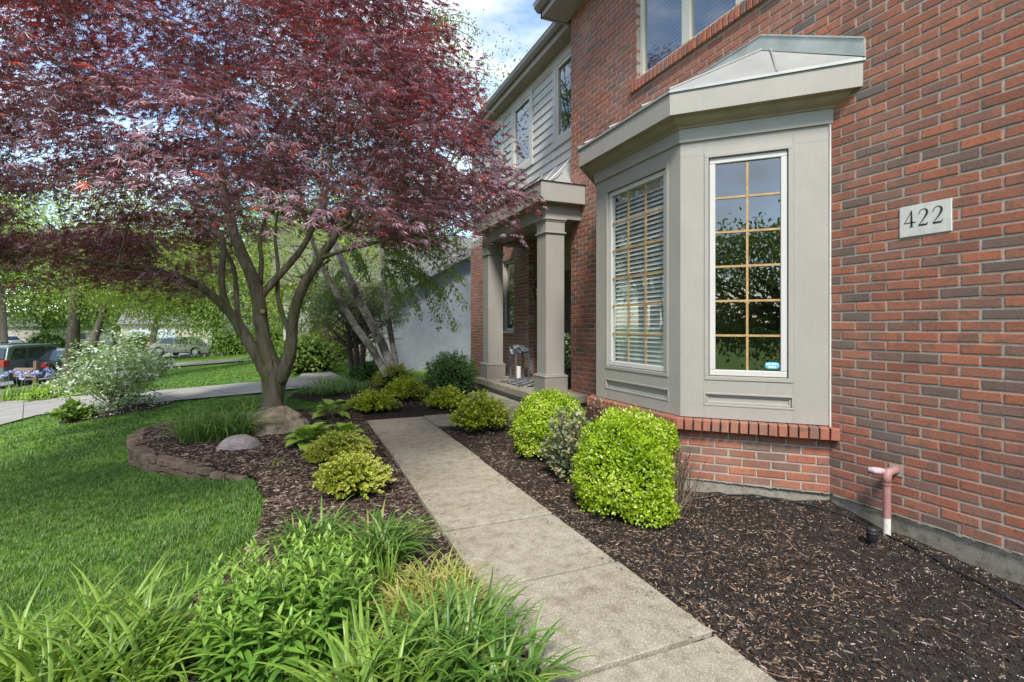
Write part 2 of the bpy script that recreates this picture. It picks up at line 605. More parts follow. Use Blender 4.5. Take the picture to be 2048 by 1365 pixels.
t = NT('mulch')
n1 = t.noise(26, 7, 0.72, dist=0.8)
n2 = t.noise(1.3, 4)
n3 = t.noise(150, 3, 0.6)
c = t.ramp(n1, [(0.30, (0.016, 0.012, 0.010)), (0.5, (0.040, 0.030, 0.024)), (0.72, (0.085, 0.063, 0.049))])
c = t.mix(t.ramp(n2, [(0.45, (0, 0, 0)), (0.65, (0.5, 0.5, 0.5))]), c, (0.055, 0.036, 0.025))
c = t.mix(0.6, c, t.ramp(n3, [(0.3, (0.5, 0.5, 0.5)), (0.7, (1.35, 1.3, 1.25))]), 'MULTIPLY')
nb = t.bump(n1, 0.9, 0.03)
t.bsdf(c, 0.92, t.bump(n3, 0.6, 0.01, nb), spec=0.2)

def grid(name, xs, ys, zf, mat, mask=None):
    X, Y = np.meshgrid(xs, ys, indexing='ij')
    Z = zf(X, Y)
    nx, ny = X.shape
    V = np.stack([X, Y, Z], -1).reshape(-1, 3)
    I = np.arange(nx * ny).reshape(nx, ny)
    Fq = np.stack([I[:-1, :-1], I[1:, :-1], I[1:, 1:], I[:-1, 1:]], -1)
    if mask is not None:
        cx, cy = (X[:-1, :-1] + X[1:, 1:]) / 2, (Y[:-1, :-1] + Y[1:, 1:]) / 2
        Fq = Fq[mask(cx, cy)]
    return npmesh(name, V, Fq.reshape(-1, 4), 4, mat, None, None, True)

xs = np.concatenate([-np.geomspace(1200, 16, 22), np.arange(-15, 6.01, 0.3), np.geomspace(7, 1200, 18)])
ys = np.concatenate([-np.geomspace(1200, 6, 20), np.arange(-5, 30.01, 0.6), np.geomspace(32, 1500, 24)])
def ground_z(x, y):
    far = np.clip((np.abs(y - 10) - 60) / 400, 0, 1) + np.clip((-x - 60) / 400, 0, 1)
    b = in_poly(x, y, BED)
    return G(x, y) - 0.03 - 0.0 * far - 0.22 * b
lawn = tag(grid('lawn', xs, ys, ground_z, 'lawn_soil'), 'mown green lawn falling gently from the house to the street', 'lawn', kind='structure')

bx = np.arange(-2.2, 4.46, 0.045)
by = np.arange(-1.2, 12.62, 0.045)
def bed_z(x, y):
    return bed_height(x, y) + 0.028 * (vnoise(x, y, 6, 3) - 0.5) + 0.022 * (vnoise(x, y, 19, 5) - 0.5)
bed = tag(grid('planting_bed', bx, by, bed_z, 'mulch', lambda x, y: in_poly(x, y, BED)), 'dark mulched planting bed on both sides of the front walk', 'bed', kind='structure')

# front walk, slab by slab
walk = MB().prism([(0.86, -1.5), (1.62, -1.5), (1.62, 6.5), (2.62, 6.52), (2.62, 7.28), (0.86, 7.24)], -0.14, -0.088).build('front_walk', 'dark_soil')
tag(walk, 'concrete front walk of square slabs leading past the bay to the porch', 'walk', kind='structure')
yj = [-1.5, -0.64, 0.14, 0.90, 1.642, 2.36, 3.13, 3.91, 4.70, 5.48, 6.36, 7.25]
for i in range(len(yj) - 1):
    g = 0.013
    s = MB()
    dx = random.uniform(-0.006, 0.006)
    dz = random.uniform(-0.004, 0.004)
    s.prism([(0.845 + dx, yj[i] + g), (1.632 + dx, yj[i] + g), (1.632 + dx, yj[i + 1] - g), (0.845 + dx, yj[i + 1] - g)], -0.10, dz)
    s.build('slab', 'concrete', walk, bevel=0.004)
s = MB().prism([(1.646, 6.50), (2.60, 6.53), (2.60, 7.30), (1.646, 7.26)], -0.10, 0.002).build('slab', 'concrete', walk, bevel=0.009)

def ribbon(name, near, far, mat, dz, nseg=None, label=None, cat=None, kind='structure', gap=0.0, across=8, along=10):
    """a paved strip between two pixel polylines, laid on the ground; nseg slabs"""
    def dense(pl, n):
        P = [gp(u, v) for u, v in pl]
        L = [0]
        for a, b in zip(P[:-1], P[1:]):
            L.append(L[-1] + (b - a).length)
        out = []
        for k in range(n + 1):
            d = L[-1] * k / n
            i = max(j for j in range(len(L)) if L[j] <= d + 1e-9)
            i = min(i, len(P) - 2)
            f = (d - L[i]) / max(1e-6, L[i + 1] - L[i])
            out.append(P[i].lerp(P[i + 1], f))
        return out
    nseg = nseg or 1
    N = nseg * along
    A, B = dense(near, N), dense(far, N)
    parent = None
    for sgi in range(nseg):
        m = MB()
        vs = []
        for i in range(along + 1):
            k = sgi * along + i
            f = k
            a, b = A[k], B[k]
            if gap and i in (0, along):
                o = A[min(k + 1, N)] if i == 0 else A[k - 1]
                o2 = B[min(k + 1, N)] if i == 0 else B[k - 1]
                a = a + (o - a).normalized() * gap
                b = b + (o2 - b).normalized() * gap
            for j in range(across + 1):
                p = a.lerp(b, j / across)
                vs.append((p.x, p.y, gz(p.x, p.y) + dz))
        fs = [(i * (across + 1) + j, i * (across + 1) + j + 1, (i + 1) * (across + 1) + j + 1, (i + 1) * (across + 1) + j) for i in range(along) for j in range(across)]
        # skirt
        m.add(vs, fs)
        if nseg == 1:
            o = m.build(name, mat)
            return tag(o, label, cat, kind=kind)
        if parent is None:
            base = MB()
            vb = []
            for k in range(N + 1):
                for j in range(across + 1):
                    p = A[k].lerp(B[k], j / across)
                    vb.append((p.x, p.y, gz(p.x, p.y) + dz - 0.025))
            base.add(vb, [(i * (across + 1) + j, i * (across + 1) + j + 1, (i + 1) * (across + 1) + j + 1, (i + 1) * (across + 1) + j) for i in range(N) for j in range(across)])
            parent = tag(base.build(name, 'dark_soil'), label, cat, kind=kind)
        m.build('slab', mat, parent)
    return parent

DRIVE_N = [(-60, 868), (0, 851), (75, 831), (200, 816), (330, 804), (430, 795), (530, 786), (620, 777), (700, 766)]
DRIVE_F = [(-60, 812), (0, 804), (75, 799), (200, 790), (330, 781), (430, 772), (530, 763), (590, 757), (640, 752)]
ribbon('driveway', DRIVE_N, DRIVE_F, 'drive_concrete', 0.012, 7, 'pale concrete driveway crossing the lawn behind the maple', 'driveway', gap=0.012)
ribbon('curved_path', [(700, 764), (676, 752), (655, 742), (652, 734), (662, 727)], [(594, 757), (603, 750), (604, 741), (612, 732), (632, 726)], 'drive_concrete', 0.02, 1, 'curved concrete path beside the neighbour\'s lawn', 'path')
ribbon('street_walk', [(318, 737), (430, 728), (560, 718), (640, 712)], [(318, 730), (430, 722), (560, 712), (640, 707)], 'drive_concrete', 0.03, 1, 'thin pale concrete walk across the far lawn', 'walk')
ribbon('far_drive', [(322, 717), (430, 710), (560, 703)], [(300, 700), (430, 695), (560, 692)], 'drive_concrete', 0.03, 1, 'driveway under the tan sedan', 'driveway')
# street
rd = MB()
vs, fs = [], []
C = [(-13.5, -60), (-13.0, 0), (-12.6, 15), (-12.4, 25), (-13.2, 36), (-16, 48), (-22, 62), (-32, 80), (-46, 100)]
n = 0
for i in range(len(C) - 1):
    for k in range(6):
        f = k / 6
        x, y = C[i][0] * (1 - f) + C[i + 1][0] * f, C[i][1] * (1 - f) + C[i + 1][1] * f
        dx, dy = C[i + 1][0] - C[i][0], C[i + 1][1] - C[i][1]
        L = math.hypot(dx, dy)
        nx, ny = -dy / L, dx / L
        for w in (-4.2, -2.1, 0, 2.1, 4.2):
            px_, py_ = x + nx * w, y + ny * w
            vs.append((px_, py_, gz(px_, py_) + 0.02))
        n += 1
fs = [(i * 5 + j, (i + 1) * 5 + j, (i + 1) * 5 + j + 1, i * 5 + j + 1) for i in range(n - 1) for j in range(4)]
rd.add(vs, fs)
tag(rd.build('street', 'road_grey'), 'grey residential street beyond the lawn', 'street', kind='structure')

# ------------------------------------------------------------------ the brick house
house = thing('brick_house', 'red brick house with a beige bay window and a columned porch', 'house', (3.64, 3.9, 0))
UP = Vector((0, 0, 1))
BL, BH, BJ = 0.2032, 0.0677, 0.0088
ZB = 0.07
class Wall:
    def __init__(s, o, n, part):
        s.o, s.n = Vector(o), Vector(n).normalized()
        s.d = UP.cross(s.n)
        s.ang = math.atan2(s.d.y, s.d.x)
        s.part = part
        s.bricks = []
    def P(s, a, z, out=0.0):
        return s.o + s.d * a + UP * z + s.n * out
    def courses(s, s0, s1, z0, z1, holes=(), off=0.0, end_hard=True):
        k = 0
        z = z0
        while z + BH <= z1 + 0.004:
            za, zb = z, z + BH - BJ
            a = s0 - BL + (BL / 2 if k % 2 else 0) + off
            while a < s1:
                segs = [(max(a, s0), min(a + BL - BJ, s1))]
                for (h0, h1, g0, g1) in holes:
                    if g0 < (za + zb) / 2 < g1:
                        ns = []
                        for (p, q) in segs:
                            if q <= h0 or p >= h1:
                                ns.append((p, q))
                            else:
                                if p < h0:
                                    ns.append((p, h0))
                                if q > h1:
                                    ns.append((h1, q))
                        segs = ns
                for p, q in segs:
                    if q - p > 0.018:
                        s.bricks.append((p, q, za, zb, 0.0, 0.095))
                a += BL
            z += BH
            k += 1
        return s
    def backing(s, mb, s0, s1, z0, z1, holes=(), rec=0.0045, th=0.1):
        S = sorted({s0, s1, *[h for H in holes for h in H[:2] if s0 < h < s1]})
        Z = sorted({z0, z1, *[h for H in holes for h in H[2:] if z0 < h < z1]})
        for a, b in zip(S[:-1], S[1:]):
            for c, d in zip(Z[:-1], Z[1:]):
                m = ((a + b) / 2, (c + d) / 2)
                if any(h[0] < m[0] < h[1] and h[2] < m[1] < h[3] for h in holes):
                    continue
                mb.obox(s.o, s.d, s.n, UP, (a, -rec - th, c), (b, -rec, d))

XW = 3.64
A_, B_, C_, D_ = Vector((3.64, 2.524, 0)), Vector((2.889, 3.275, 0)), Vector((2.889, 4.56, 0)), Vector((3.64, 5.311, 0))
main = Wall((XW, 0, 0), (-1, 0, 0), 'wall')                   # s = -y
PLQ = (-2.052, -1.762, ZB + 27 * BH, ZB + 30 * BH - BJ + 0.004)
UWIN = (-4.86, -2.60, 4.205, 5.60)
Y0, Y1 = 0.55, 6.43
holes = [(-5.30, -2.535, -1, 3.20), PLQ, UWIN]
main.courses(-Y1, -Y0, ZB, 5.86, holes + [(-4.95, -2.5, 4.08, 4.205)], off=0.035)
mb = MB()
main.backing(mb, -Y1, -Y0, ZB - 0.01, 5.90, [(-5.24, -2.60, 0.5, 3.0), UWIN])
mwall = mb.build('wall', 'mortar', house)
# rowlock sill under the upper window
a = -4.95
while a < -2.5:
    main.bricks.append((a, a + 0.058, 4.085, 4.20, 0.035, 0.15))
    a += BH
# bay base
f1 = Wall(B_, (-1, -1, 0), 'wall')
f2 = Wall(C_, (-1, 0, 0), 'wall')
f3 = Wall(D_, (-1, 1, 0), 'wall')
W1, W2 = (A_ - B_).length, (B_ - C_).length
mbb = MB()
bay = bpy.data.objects.new('bay_window', None)
COL.objects.link(bay)
bay.parent = house
bay.location = (-0.4, 0.0, 0)
for w, L in ((f1, W1), (f2, W2), (f3, W1)):
    w.courses(0.004, L - 0.004, ZB, ZB + 6 * BH, off=0.06)
    w.backing(mbb, -0.0, L, ZB - 0.01, 0.56)
    a = -0.03
    while a < L + 0.03:
        w.bricks.append((a, a + 0.058, 0.478, 0.566, 0.085, 0.20))
        a += BH
base_wall = mbb.build('base_wall', 'mortar', bay)
# far wing wall, facing the street and its return towards the porch
XF = 3.9
far = Wall((XF, 0, 0), (-1, 0, 0), 'wing')
FWIN = (-9.78, -9.17, 1.22, 2.66)
far.courses(-11.95, -8.48, ZB, 3.30, [FWIN, (-9.90, -9.05, 2.66, 2.86)], off=0.02)
a = -9.89
while a < -9.08:
    far.bricks.append((a, a + 0.058, 2.665, 2.855, 0.0, 0.1))
    a += BH
mb = MB()
far.backing(mb, -11.95, -8.48, ZB - 0.3, 3.4, [FWIN])
ret = Wall((XF, 8.48, 0), (0, -1, 0), 'wing')
ret.courses(0.0, 0.75, 0.3, 2.95)
ret.backing(mb, 0.0, 0.8, 0.2, 3.0)
mret = Wall((XW, 6.43, 0), (0, 1, 0), 'wing')
wing = mb.build('wing_wall', 'mortar', house)

BRK = {}
def brick_mesh(L, H, D, var):
    key = (round(L, 3), round(H, 3), round(D, 2), var)
    if key in BRK:
        return BRK[key]
    r = random.Random(hash(key) & 0xffff)
    m = MB()
    b = 0.005
    j = lambda s=0.0016: r.uniform(-s, s)
    ring = [(-L / 2, -H / 2), (L / 2, -H / 2), (L / 2, H / 2), (-L / 2, H / 2)]
    fr = [(x * (1 - 2 * b / L) + j(), -0.0 + j(0.001), z * (1 - 2 * b / H) + j()) for x, z in ring]
    md = [(x + j(), b + 0.001, z + j()) for x, z in ring]
    bk = [(x, D, z) for x, z in ring]
    q = lambda o1, o2: [(o1 + i, o2 + i, o2 + (i + 1) % 4, o1 + (i + 1) % 4) for i in range(4)]
    m.add(fr + md + bk, [(0, 1, 2, 3)] + q(0, 4) + q(4, 8))
    me = bpy.data.meshes.new('brick')
    me.from_pydata(m.v, [], m.f)
    me.materials.append(MATS['brick'])
    BRK[key] = me
    return me

def project(p):
    x, y, z = p.x, p.y, p.z - CH
    t = x * SN + y * CS
    if t < 0.1:
        return None
    return U0 + F * (x * CS - y * SN) / t, V0 - F * z / t, t

cand = []
for w, par in ((main, mwall), (f1, base_wall), (f2, base_wall), (f3, base_wall), (far, wing), (ret, wing)):
    for b in w.bricks:
        c = w.P((b[0] + b[1]) / 2, (b[2] + b[3]) / 2, b[4])
        pr = project(c)
        ar = 0
        if pr and -20 < pr[0] < 2070 and -20 < pr[1] < 1380:
            e0, e1 = project(w.P(b[0], b[2], b[4])), project(w.P(b[1], b[3], b[4]))
            if e0 and e1:
                ar = abs(e0[0] - e1[0]) * (b[3] - b[2]) * F / pr[2]
        cand.append((ar, w, par, b, c))
cand.sort(key=lambda q: -q[0])
rest = {}
for i, (ar, w, par, b, c) in enumerate(cand):
    L, H = b[1] - b[0], b[3] - b[2]
    if i < 300:
        L2 = round(L / 0.004) * 0.004 if L < 0.19 else 0.1934
        o = bpy.data.objects.new('brick', brick_mesh(L2, H, b[5], random.randrange(5)))
        COL.objects.link(o)
        o.parent = par
        o.matrix_parent_inverse = pw(par).inverted()
        o.location = c + w.n * random.uniform(-0.0015, 0.002)
        o.rotation_euler = (random.uniform(-.006, .006), random.uniform(-.008, .008), w.ang)
    else:
        m = rest.setdefault(par.name, (MB(), par))[0]
        me = brick_mesh(0.1934 if L > 0.19 else round(L / 0.004) * 0.004, H, b[5], random.randrange(5))
        M = Matrix.Translation(c + w.n * random.uniform(-0.0015, 0.002)) @ Matrix.Rotation(w.ang, 4, 'Z')
        m.add([M @ v.co for v in me.vertices], [tuple(p.vertices) for p in me.polygons], random.random())
for nm, (m, par) in rest.items():
    m.build('brickwork', 'brick', par)['kind'] = 'stuff'

# foundation
fo = MB()
fo.box((3.648, 0.4, -0.7), (3.9, 2.52, ZB - 0.006))
fo.box((3.648, 5.3, -0.7), (3.9, 6.43, ZB - 0.006))
off = 0.004
fo.prism([(3.66, 2.528), (2.893, 3.277), (2.893, 4.558), (3.66, 5.307)], -0.7, ZB - 0.008)
found = fo.build('foundation', 'foundation', house)
# ragged mortar squeezed out over the foundation
sm = MB()
for (p0, p1, nn) in ((Vector((XW, 2.5, 0)), Vector((XW, 0.6, 0)), Vector((-1, 0, 0))), (B_, A_, Vector((-1, -1, 0)).normalized())):
    N = 150
    L = (p1 - p0).length
    pts = []
    for i in range(N + 1):
        q = p0.lerp(p1, i / N) + nn * 0.003
        dep = 0.004 + 0.016 * max(0, vnoise(i * .6, 3.3 + p0.y, 1.0, 9) - 0.55) * 1.8 + random.uniform(0, .004)
        pts.append((q, float(dep)))
    for (q0, d0), (q1, d1) in zip(pts[:-1], pts[1:]):
        sm.quad(q0 + UP * (ZB + 0.004), q0 + UP * (ZB - d0) + nn * .004, q1 + UP * (ZB - d1) + nn * .004, q1 + UP * (ZB + 0.004))
sm.build('mortar_skirt', 'foundation', found)

# bay panels, sashes and panes
def facet(w, L, w0, w1, cols, rows, blind):
    Z0, Z1 = 0.886, 2.709
    H = [(w0, w1, Z0, Z1)]
    p = MB()
    w.backing(p, 0.0, L, 0.572, 2.84, H + [(w0 - .012, w1 + .012, 0.672, 0.782)], rec=0.0, th=0.05)
    p.obox(w.o, w.d, w.n, UP, (w0 - .012, -0.05, 0.672), (w1 + .012, -0.022, 0.782))
    p.build('panelling', 'trim_paint', bay, bevel=0.0015)
    # joints between stiles and rails
    # bead round the apron panel
    q = MB()
    for k, (i0, o0) in enumerate(((0.0, 0.004), (0.018, -0.012))):
        a0, a1, b0, b1 = w0 - .012 + i0, w1 + .012 - i0, 0.672 + i0, 0.782 - i0
        for (s0, s1, z0, z1) in ((a0, a1, b1 - .018, b1), (a0, a1, b0, b0 + .018), (a0, a0 + .018, b0 + .018, b1 - .018), (a1 - .018, a1, b0 + .018, b1 - .018)):
            q.obox(w.o, w.d, w.n, UP, (s0, -0.03, z0), (s1, o0, z1))
    q.build('apron_moulding', 'trim_paint', bay, bevel=0.004)
    # brick mould
    q = MB()
    m_ = 0.028
    for (s0, s1, z0, z1) in ((w0 - .004, w1 + .004, Z1 - m_, Z1 + .004), (w0 - .004, w1 + .004, Z0 - .004, Z0 + m_), (w0 - .004, w0 + m_, Z0 + m_, Z1 - m_), (w1 - m_, w1 + .004, Z0 + m_, Z1 - m_)):
        q.obox(w.o, w.d, w.n, UP, (s0, -0.05, z0), (s1, 0.007, z1))
    q.build('casing', 'trim_paint', bay, bevel=0.003)
    # sash
    a0, a1, b0, b1 = w0 + m_ + .004, w1 - m_ - .004, Z0 + m_ + .004, Z1 - m_ - .004
    q = MB()
    sw = 0.046
    for (s0, s1, z0, z1) in ((a0, a1, b1 - sw, b1), (a0, a1, b0, b0 + sw), (a0, a0 + sw, b0 + sw, b1 - sw), (a1 - sw, a1, b0 + sw, b1 - sw)):
        q.obox(w.o, w.d, w.n, UP, (s0, -0.07, z0), (s1, -0.014, z1))
    q.build('sash', 'sash_white', bay, bevel=0.006)
    g0, g1, h0, h1 = a0 + sw, a1 - sw, b0 + sw, b1 - sw
    q = MB()
    q.quad(w.P(g0, h0, -0.036), w.P(g1, h0, -0.036), w.P(g1, h1, -0.036), w.P(g0, h1, -0.036))
    q.build('pane', 'window_glass', bay)
    for i in range(1, cols):
        s_ = g0 + (g1 - g0) * i / cols
        MB().obox(w.o, w.d, w.n, UP, (s_ - .0085, -0.034, h0), (s_ + .0085, -0.026, h1)).build('muntin', 'muntin_wood', bay)
    for j in range(1, rows):
        z_ = h0 + (h1 - h0) * j / rows
        MB().obox(w.o, w.d, w.n, UP, (g0, -0.0330, z_ - .0085), (g1, -0.0250, z_ + .0085)).build('muntin', 'muntin_wood', bay)
    if blind:
        q = MB()
        z = h0 + 0.004
        while z < h1 - .04:
            a = 1.0
            q.obox(w.P(g0 - .02, z, -0.085), w.d, (w.n * math.cos(a) - UP * math.sin(a)), (w.n * math.sin(a) + UP * math.cos(a)), (0, -.022, -.0012), (g1 - g0 + .04, .022, .0012))
            z += 0.042
        for f in (0.2, 0.8):
            q.tube([w.P(g0 + (g1 - g0) * f, h0, -0.13), w.P(g0 + (g1 - g0) * f, h1, -0.13)], 0.0016, 4)
        q.obox(w.P(g0, h1 - .035, -0.15), w.d, w.n, UP, (-.02, 0, 0), (g1 - g0 + .02, .04, .05))
        q.build('blind', 'blind_slat', bay)
    return (g0, g1, h0, h1)

gl1 = facet(f1, W1, 0.190, 0.815, 2, 6, False)
gl2 = facet(f2, W2, 4.56 - 4.374, 4.56 - 3.428, 3, 6, True)
facet(f3, W1, 0.24, 0.86, 2, 6, False)
# corner boards close the mitres
for c_, nm in ((B_, 1), (C_, 2)):
    MB().prism([(c_.x + .07, c_.y - .03), (c_.x + .001, c_.y - .0), (c_.x + .07, c_.y + .03)], 0.572, 2.84).build('corner_post', 'trim_paint', bay)
# security sticker low in the right hand pane
g0, g1, h0, h1 = gl1
st = MB()
cx_, cz_ = g1 - 0.058, h0 + 0.046
pts = [f1.P(cx_ + 0.05 * math.copysign(abs(math.cos(a)) ** .5, math.cos(a)), cz_ + 0.026 * math.copysign(abs(math.sin(a)) ** .8, math.sin(a)), -0.0240) for a in [2 * math.pi * k / 28 for k in range(28)]]
st.poly(pts)
sticker = st.build('security_sticker', 'sticker_blue', bay)
for txt, dz, sz in (('SECURITY', 0.003, 0.0195), ('BY  SENSOR', -0.017, 0.0155)):
    cu = bpy.data.curves.new('lettering', 'FONT')
    cu.body = txt if dz > 0 else 'SENSOR'
    cu.size = sz
    cu.align_x = 'CENTER'
    cu.offset = 0.0006
    to = bpy.data.objects.new('lettering', cu)
    me = bpy.data.meshes.new_from_object(to)
    bpy.data.objects.remove(to)
    me.materials.clear()
    me.materials.append(MATS['sticker_white'])
    lo = bpy.data.objects.new('lettering', me)
    COL.objects.link(lo)
    Mx = Matrix((( f1.d.x, 0, f1.n.x, 0), (f1.d.y, 0, f1.n.y, 0), (0, 1, 0, 0), (0, 0, 0, 1)))
    lo.parent = sticker
    p = f1.P(cx_, cz_ + dz, -0.0232)
    lo.matrix_parent_inverse = pw(sticker).inverted()
    lo.location = p
    lo.rotation_euler = Mx.to_euler()

# entablature and roof of the bay
def bay_line(o):
    return [Vector((XW, 2.524 - o * 1.4142, 0)), Vector((2.889 - o, 3.275 - .4142 * o, 0)), Vector((2.889 - o, 4.56 + .4142 * o, 0)), Vector((XW, 5.311 + o * 1.4142, 0))]
def bay_band(prof, name, mat, parent, bevel=0):
    m = MB()
    vs, fs = [], []
    for o, z in prof:
        vs += [p + UP * z for p in bay_line(o)]
    for i in range(len(prof) - 1):
        for k in range(3):
            a = i * 4 + k
            fs.append((a, a + 4, a + 5, a + 1))
    m.add(vs, fs)
    return m.build(name, mat, parent)
bay_band([(0.0, 2.826), (0.018, 2.828), (0.018, 2.936)], 'frieze', 'trim_paint', bay)
bay_band([(0.018, 2.936), (0.030, 2.938), (0.034, 2.948), (0.048, 2.955), (0.075, 2.968), (0.10, 2.985), (0.118, 3.008), (0.168, 3.010)], 'cove', 'soffit_paint', bay)
bay_band([(0.150, 3.010), (0.168, 3.008), (0.170, 3.20), (0.10, 3.20)], 'fascia', 'trim_paint', bay)
rl = bay_line(0.182)
ap1, ap2 = Vector((XW - .004, 3.12, 3.68)), Vector((XW - .004, 4.715, 3.68))
zr = 3.205
rf = MB()
a_, b_, c_, d_ = [p + UP * zr for p in rl]
lip = [p - UP * 0.022 for p in (a_, b_, c_, d_)]
rf.add([a_, b_, c_, d_, ap1, ap2] + lip, [(0, 4, 1), (1, 4, 5, 2), (2, 5, 3), (0, 1, 7, 6), (1, 2, 8, 7), (2, 3, 9, 8)])
roofo = rf.build('bay_roof', 'roof_metal', bay)
sm = MB()
sm.tube([b_ + UP * .004, ap1 + UP * .008], 0.011, 6)
sm.tube([c_ + UP * .004, ap2 + UP * .008], 0.011, 6)
m1 = a_.lerp(b_, 0.42)
e1 = Vector((XW - .02, 3.02, 3.64))
sm.tube([m1 + UP * .004, e1 + UP * .004], 0.007, 5)
for yy in (3.55, 4.05, 4.5):
    p0 = Vector((b_.x, yy, zr))
    sm.tube([p0 + UP * .01, Vector((XW - .01, yy, 3.68 + .01))], 0.012, 5)
sm.build('standing_seam', 'roof_metal', roofo)
fl = MB()
for p, q in ((a_, ap1), (ap1, ap2), (ap2, d_)):
    fl.extrude([Vector((XW - .016, p.y, p.z - .0)), Vector((XW - .016, q.y, q.z - .0)), Vector((XW - .016, q.y, q.z + .125)), Vector((XW - .016, p.y, p.z + .125))], (0.02, 0, 0))
    fl.tube([Vector((XW - .016, p.y, p.z + .128)), Vector((XW - .016, q.y, q.z + .128))], 0.008, 5)
fl.build('flashing', 'flashing_metal', roofo)
# caulk line where the bay meets the brick
MB().tube([Vector((XW - .004, 2.520, .56)), Vector((XW - .004, 2.520, 3.0))], 0.008, 5).build('caulk_line', 'caulk', bay)

# upper window over the bay
def casement(name, wall, s0, s1, z0, z1, splits, rec, frame, glass, parent, blind=False, fw=0.05, interior=True):
    root = bpy.data.objects.new(name, None)
    COL.objects.link(root)
    root.parent = parent
    root.matrix_parent_inverse = pw(parent).inverted()
    root.location = wall.P((s0 + s1) / 2, z0, 0)
    q = MB()
    ed = [s0] + list(splits) + [s1]
    q.obox(wall.o, wall.d, wall.n, UP, (s0, -rec - .06, z0), (s1, -rec, z0 + fw))
    q.obox(wall.o, wall.d, wall.n, UP, (s0, -rec - .06, z1 - fw), (s1, -rec, z1))
    for e in ed:
        a, b = (e, e + fw) if e == s0 else ((e - fw, e) if e == s1 else (e - fw, e + fw))
        q.obox(wall.o, wall.d, wall.n, UP, (a, -rec - .06, z0 + fw), (b, -rec, z1 - fw))
    q.build('frame', frame, root, bevel=0.005)
    for a, b in zip(ed[:-1], ed[1:]):
        a2, b2 = a + fw, b - fw
        g = MB()
        g.quad(wall.P(a2, z0 + fw, -rec - .03), wall.P(b2, z0 + fw, -rec - .03), wall.P(b2, z1 - fw, -rec - .03), wall.P(a2, z1 - fw, -rec - .03))
        g.build('pane', glass, root)
    if blind:
        g = MB()
        z = z0 + fw
        while z < z1 - fw:
            g.obox(wall.P(s0 + fw, z, -rec - .12), wall.d, (wall.n * .85 - UP * .5), (wall.n * .5 + UP * .85), (0, -.02, -.001), (s1 - s0 - 2 * fw, .02, .001))
            z += 0.045
        g.build('blind', 'blind_slat', root)
    return root
casement('window', main, UWIN[0], UWIN[1], UWIN[2] + .002, UWIN[3], (-4.10, -3.39), 0.045, 'cream_frame', 'upper_glass', house, True, 0.062)

# rooms behind the glass
def room(lo, hi, name):
    (x0, y0, z0), (x1, y1, z1) = lo, hi
    m = MB()
    m.quad((x1, y0, z0), (x1, y0, z1), (x1, y1, z1), (x1, y1, z0))
    m.quad((x0, y0, z0), (x0, y0, z1), (x1, y0, z1), (x1, y0, z0))
    m.quad((x0, y1, z0), (x1, y1, z0), (x1, y1, z1), (x0, y1, z1))
    m.quad((x0, y0, z1), (x0, y1, z1), (x1, y1, z1), (x1, y0, z1))
    o = m.build(name, 'interior_paint', house)
    f = MB()
    f.quad((x0, y0, z0), (x1, y0, z0), (x1, y1, z0), (x0, y1, z0))
    f.build('floor', 'interior_floor', o)
room((3.75, 0.55, 0.40), (7.6, 6.30, 2.95), 'room')
bi = [(3.745, 2.66), (2.945, 3.33), (2.945, 4.50), (3.745, 5.17)]
MB().poly([(x, y, 2.95) for x, y in bi]).build('bay_ceiling', 'interior_paint', bay)
MB().poly([(x, y, 0.575) for x, y in bi]).build('bay_seat', 'interior_paint', bay)
room((3.78, 0.5, 3.75), (7.6, 6.30, 5.84), 'room')

# address plaque
pq = MB().obox(main.o, main.d, main.n, UP, (PLQ[0] + .002, -0.06, PLQ[2] + .0), (PLQ[1] - .002, 0.006, PLQ[3])).build('address_plaque', 'plaque_stone', house, bevel=0.002)
def stroke(m, pts, ws, sc_, org):
    """thick-and-thin pen stroke in the plaque plane"""
    L, R = [], []
    for i, p in enumerate(pts):
        a, b = pts[max(0, i - 1)], pts[min(len(pts) - 1, i + 1)]
        dx, dy = b[0] - a[0], b[1] - a[1]
        l = math.hypot(dx, dy) or 1
        nx, ny = -dy / l, dx / l
        L.append((p[0] + nx * ws[i] / 2, p[1] + ny * ws[i] / 2))
        R.append((p[0] - nx * ws[i] / 2, p[1] - ny * ws[i] / 2))
    W3 = lambda q: main.P(org[0] + q[0] * sc_, org[1] + q[1] * sc_, 0.0072)
    for i in range(len(pts) - 1):
        m.quad(W3(R[i]), W3(R[i + 1]), W3(L[i + 1]), W3(L[i]))
two = [(0.07, .70), (.08, .80), (.14, .91), (.26, .98), (.38, .97), (.47, .88), (.49, .74), (.44, .60), (.34, .44), (.20, .24), (.06, .06)]
tww = [.03, .045, .04, .04, .06, .10, .12, .11, .08, .05, .035]
for k, ch in enumerate('422'):
    m = MB()
    org = (PLQ[0] + 0.030 + k * 0.078, PLQ[2] + 0.058)
    S = 0.108
    if ch == '4':
        stroke(m, [(.42, 1.0), (.24, .66), (.02, .30)], [.05, .045, .04], S, org)
        stroke(m, [(.02, .285), (.62, .285)], [.045, .06], S, org)
        stroke(m, [(.40, 1.0), (.40, .5), (.40, .03)], [.05, .105, .11], S, org)
        stroke(m, [(.27, .015), (.53, .015)], [.03, .03], S, org)
    else:
        stroke(m, two, tww, S, org)
        stroke(m, [(.05, .055), (.28, .06), (.46, .05), (.55, .20)], [.10, .11, .10, .015], S, org)
    m.build('numeral', 'numeral_black', pq)

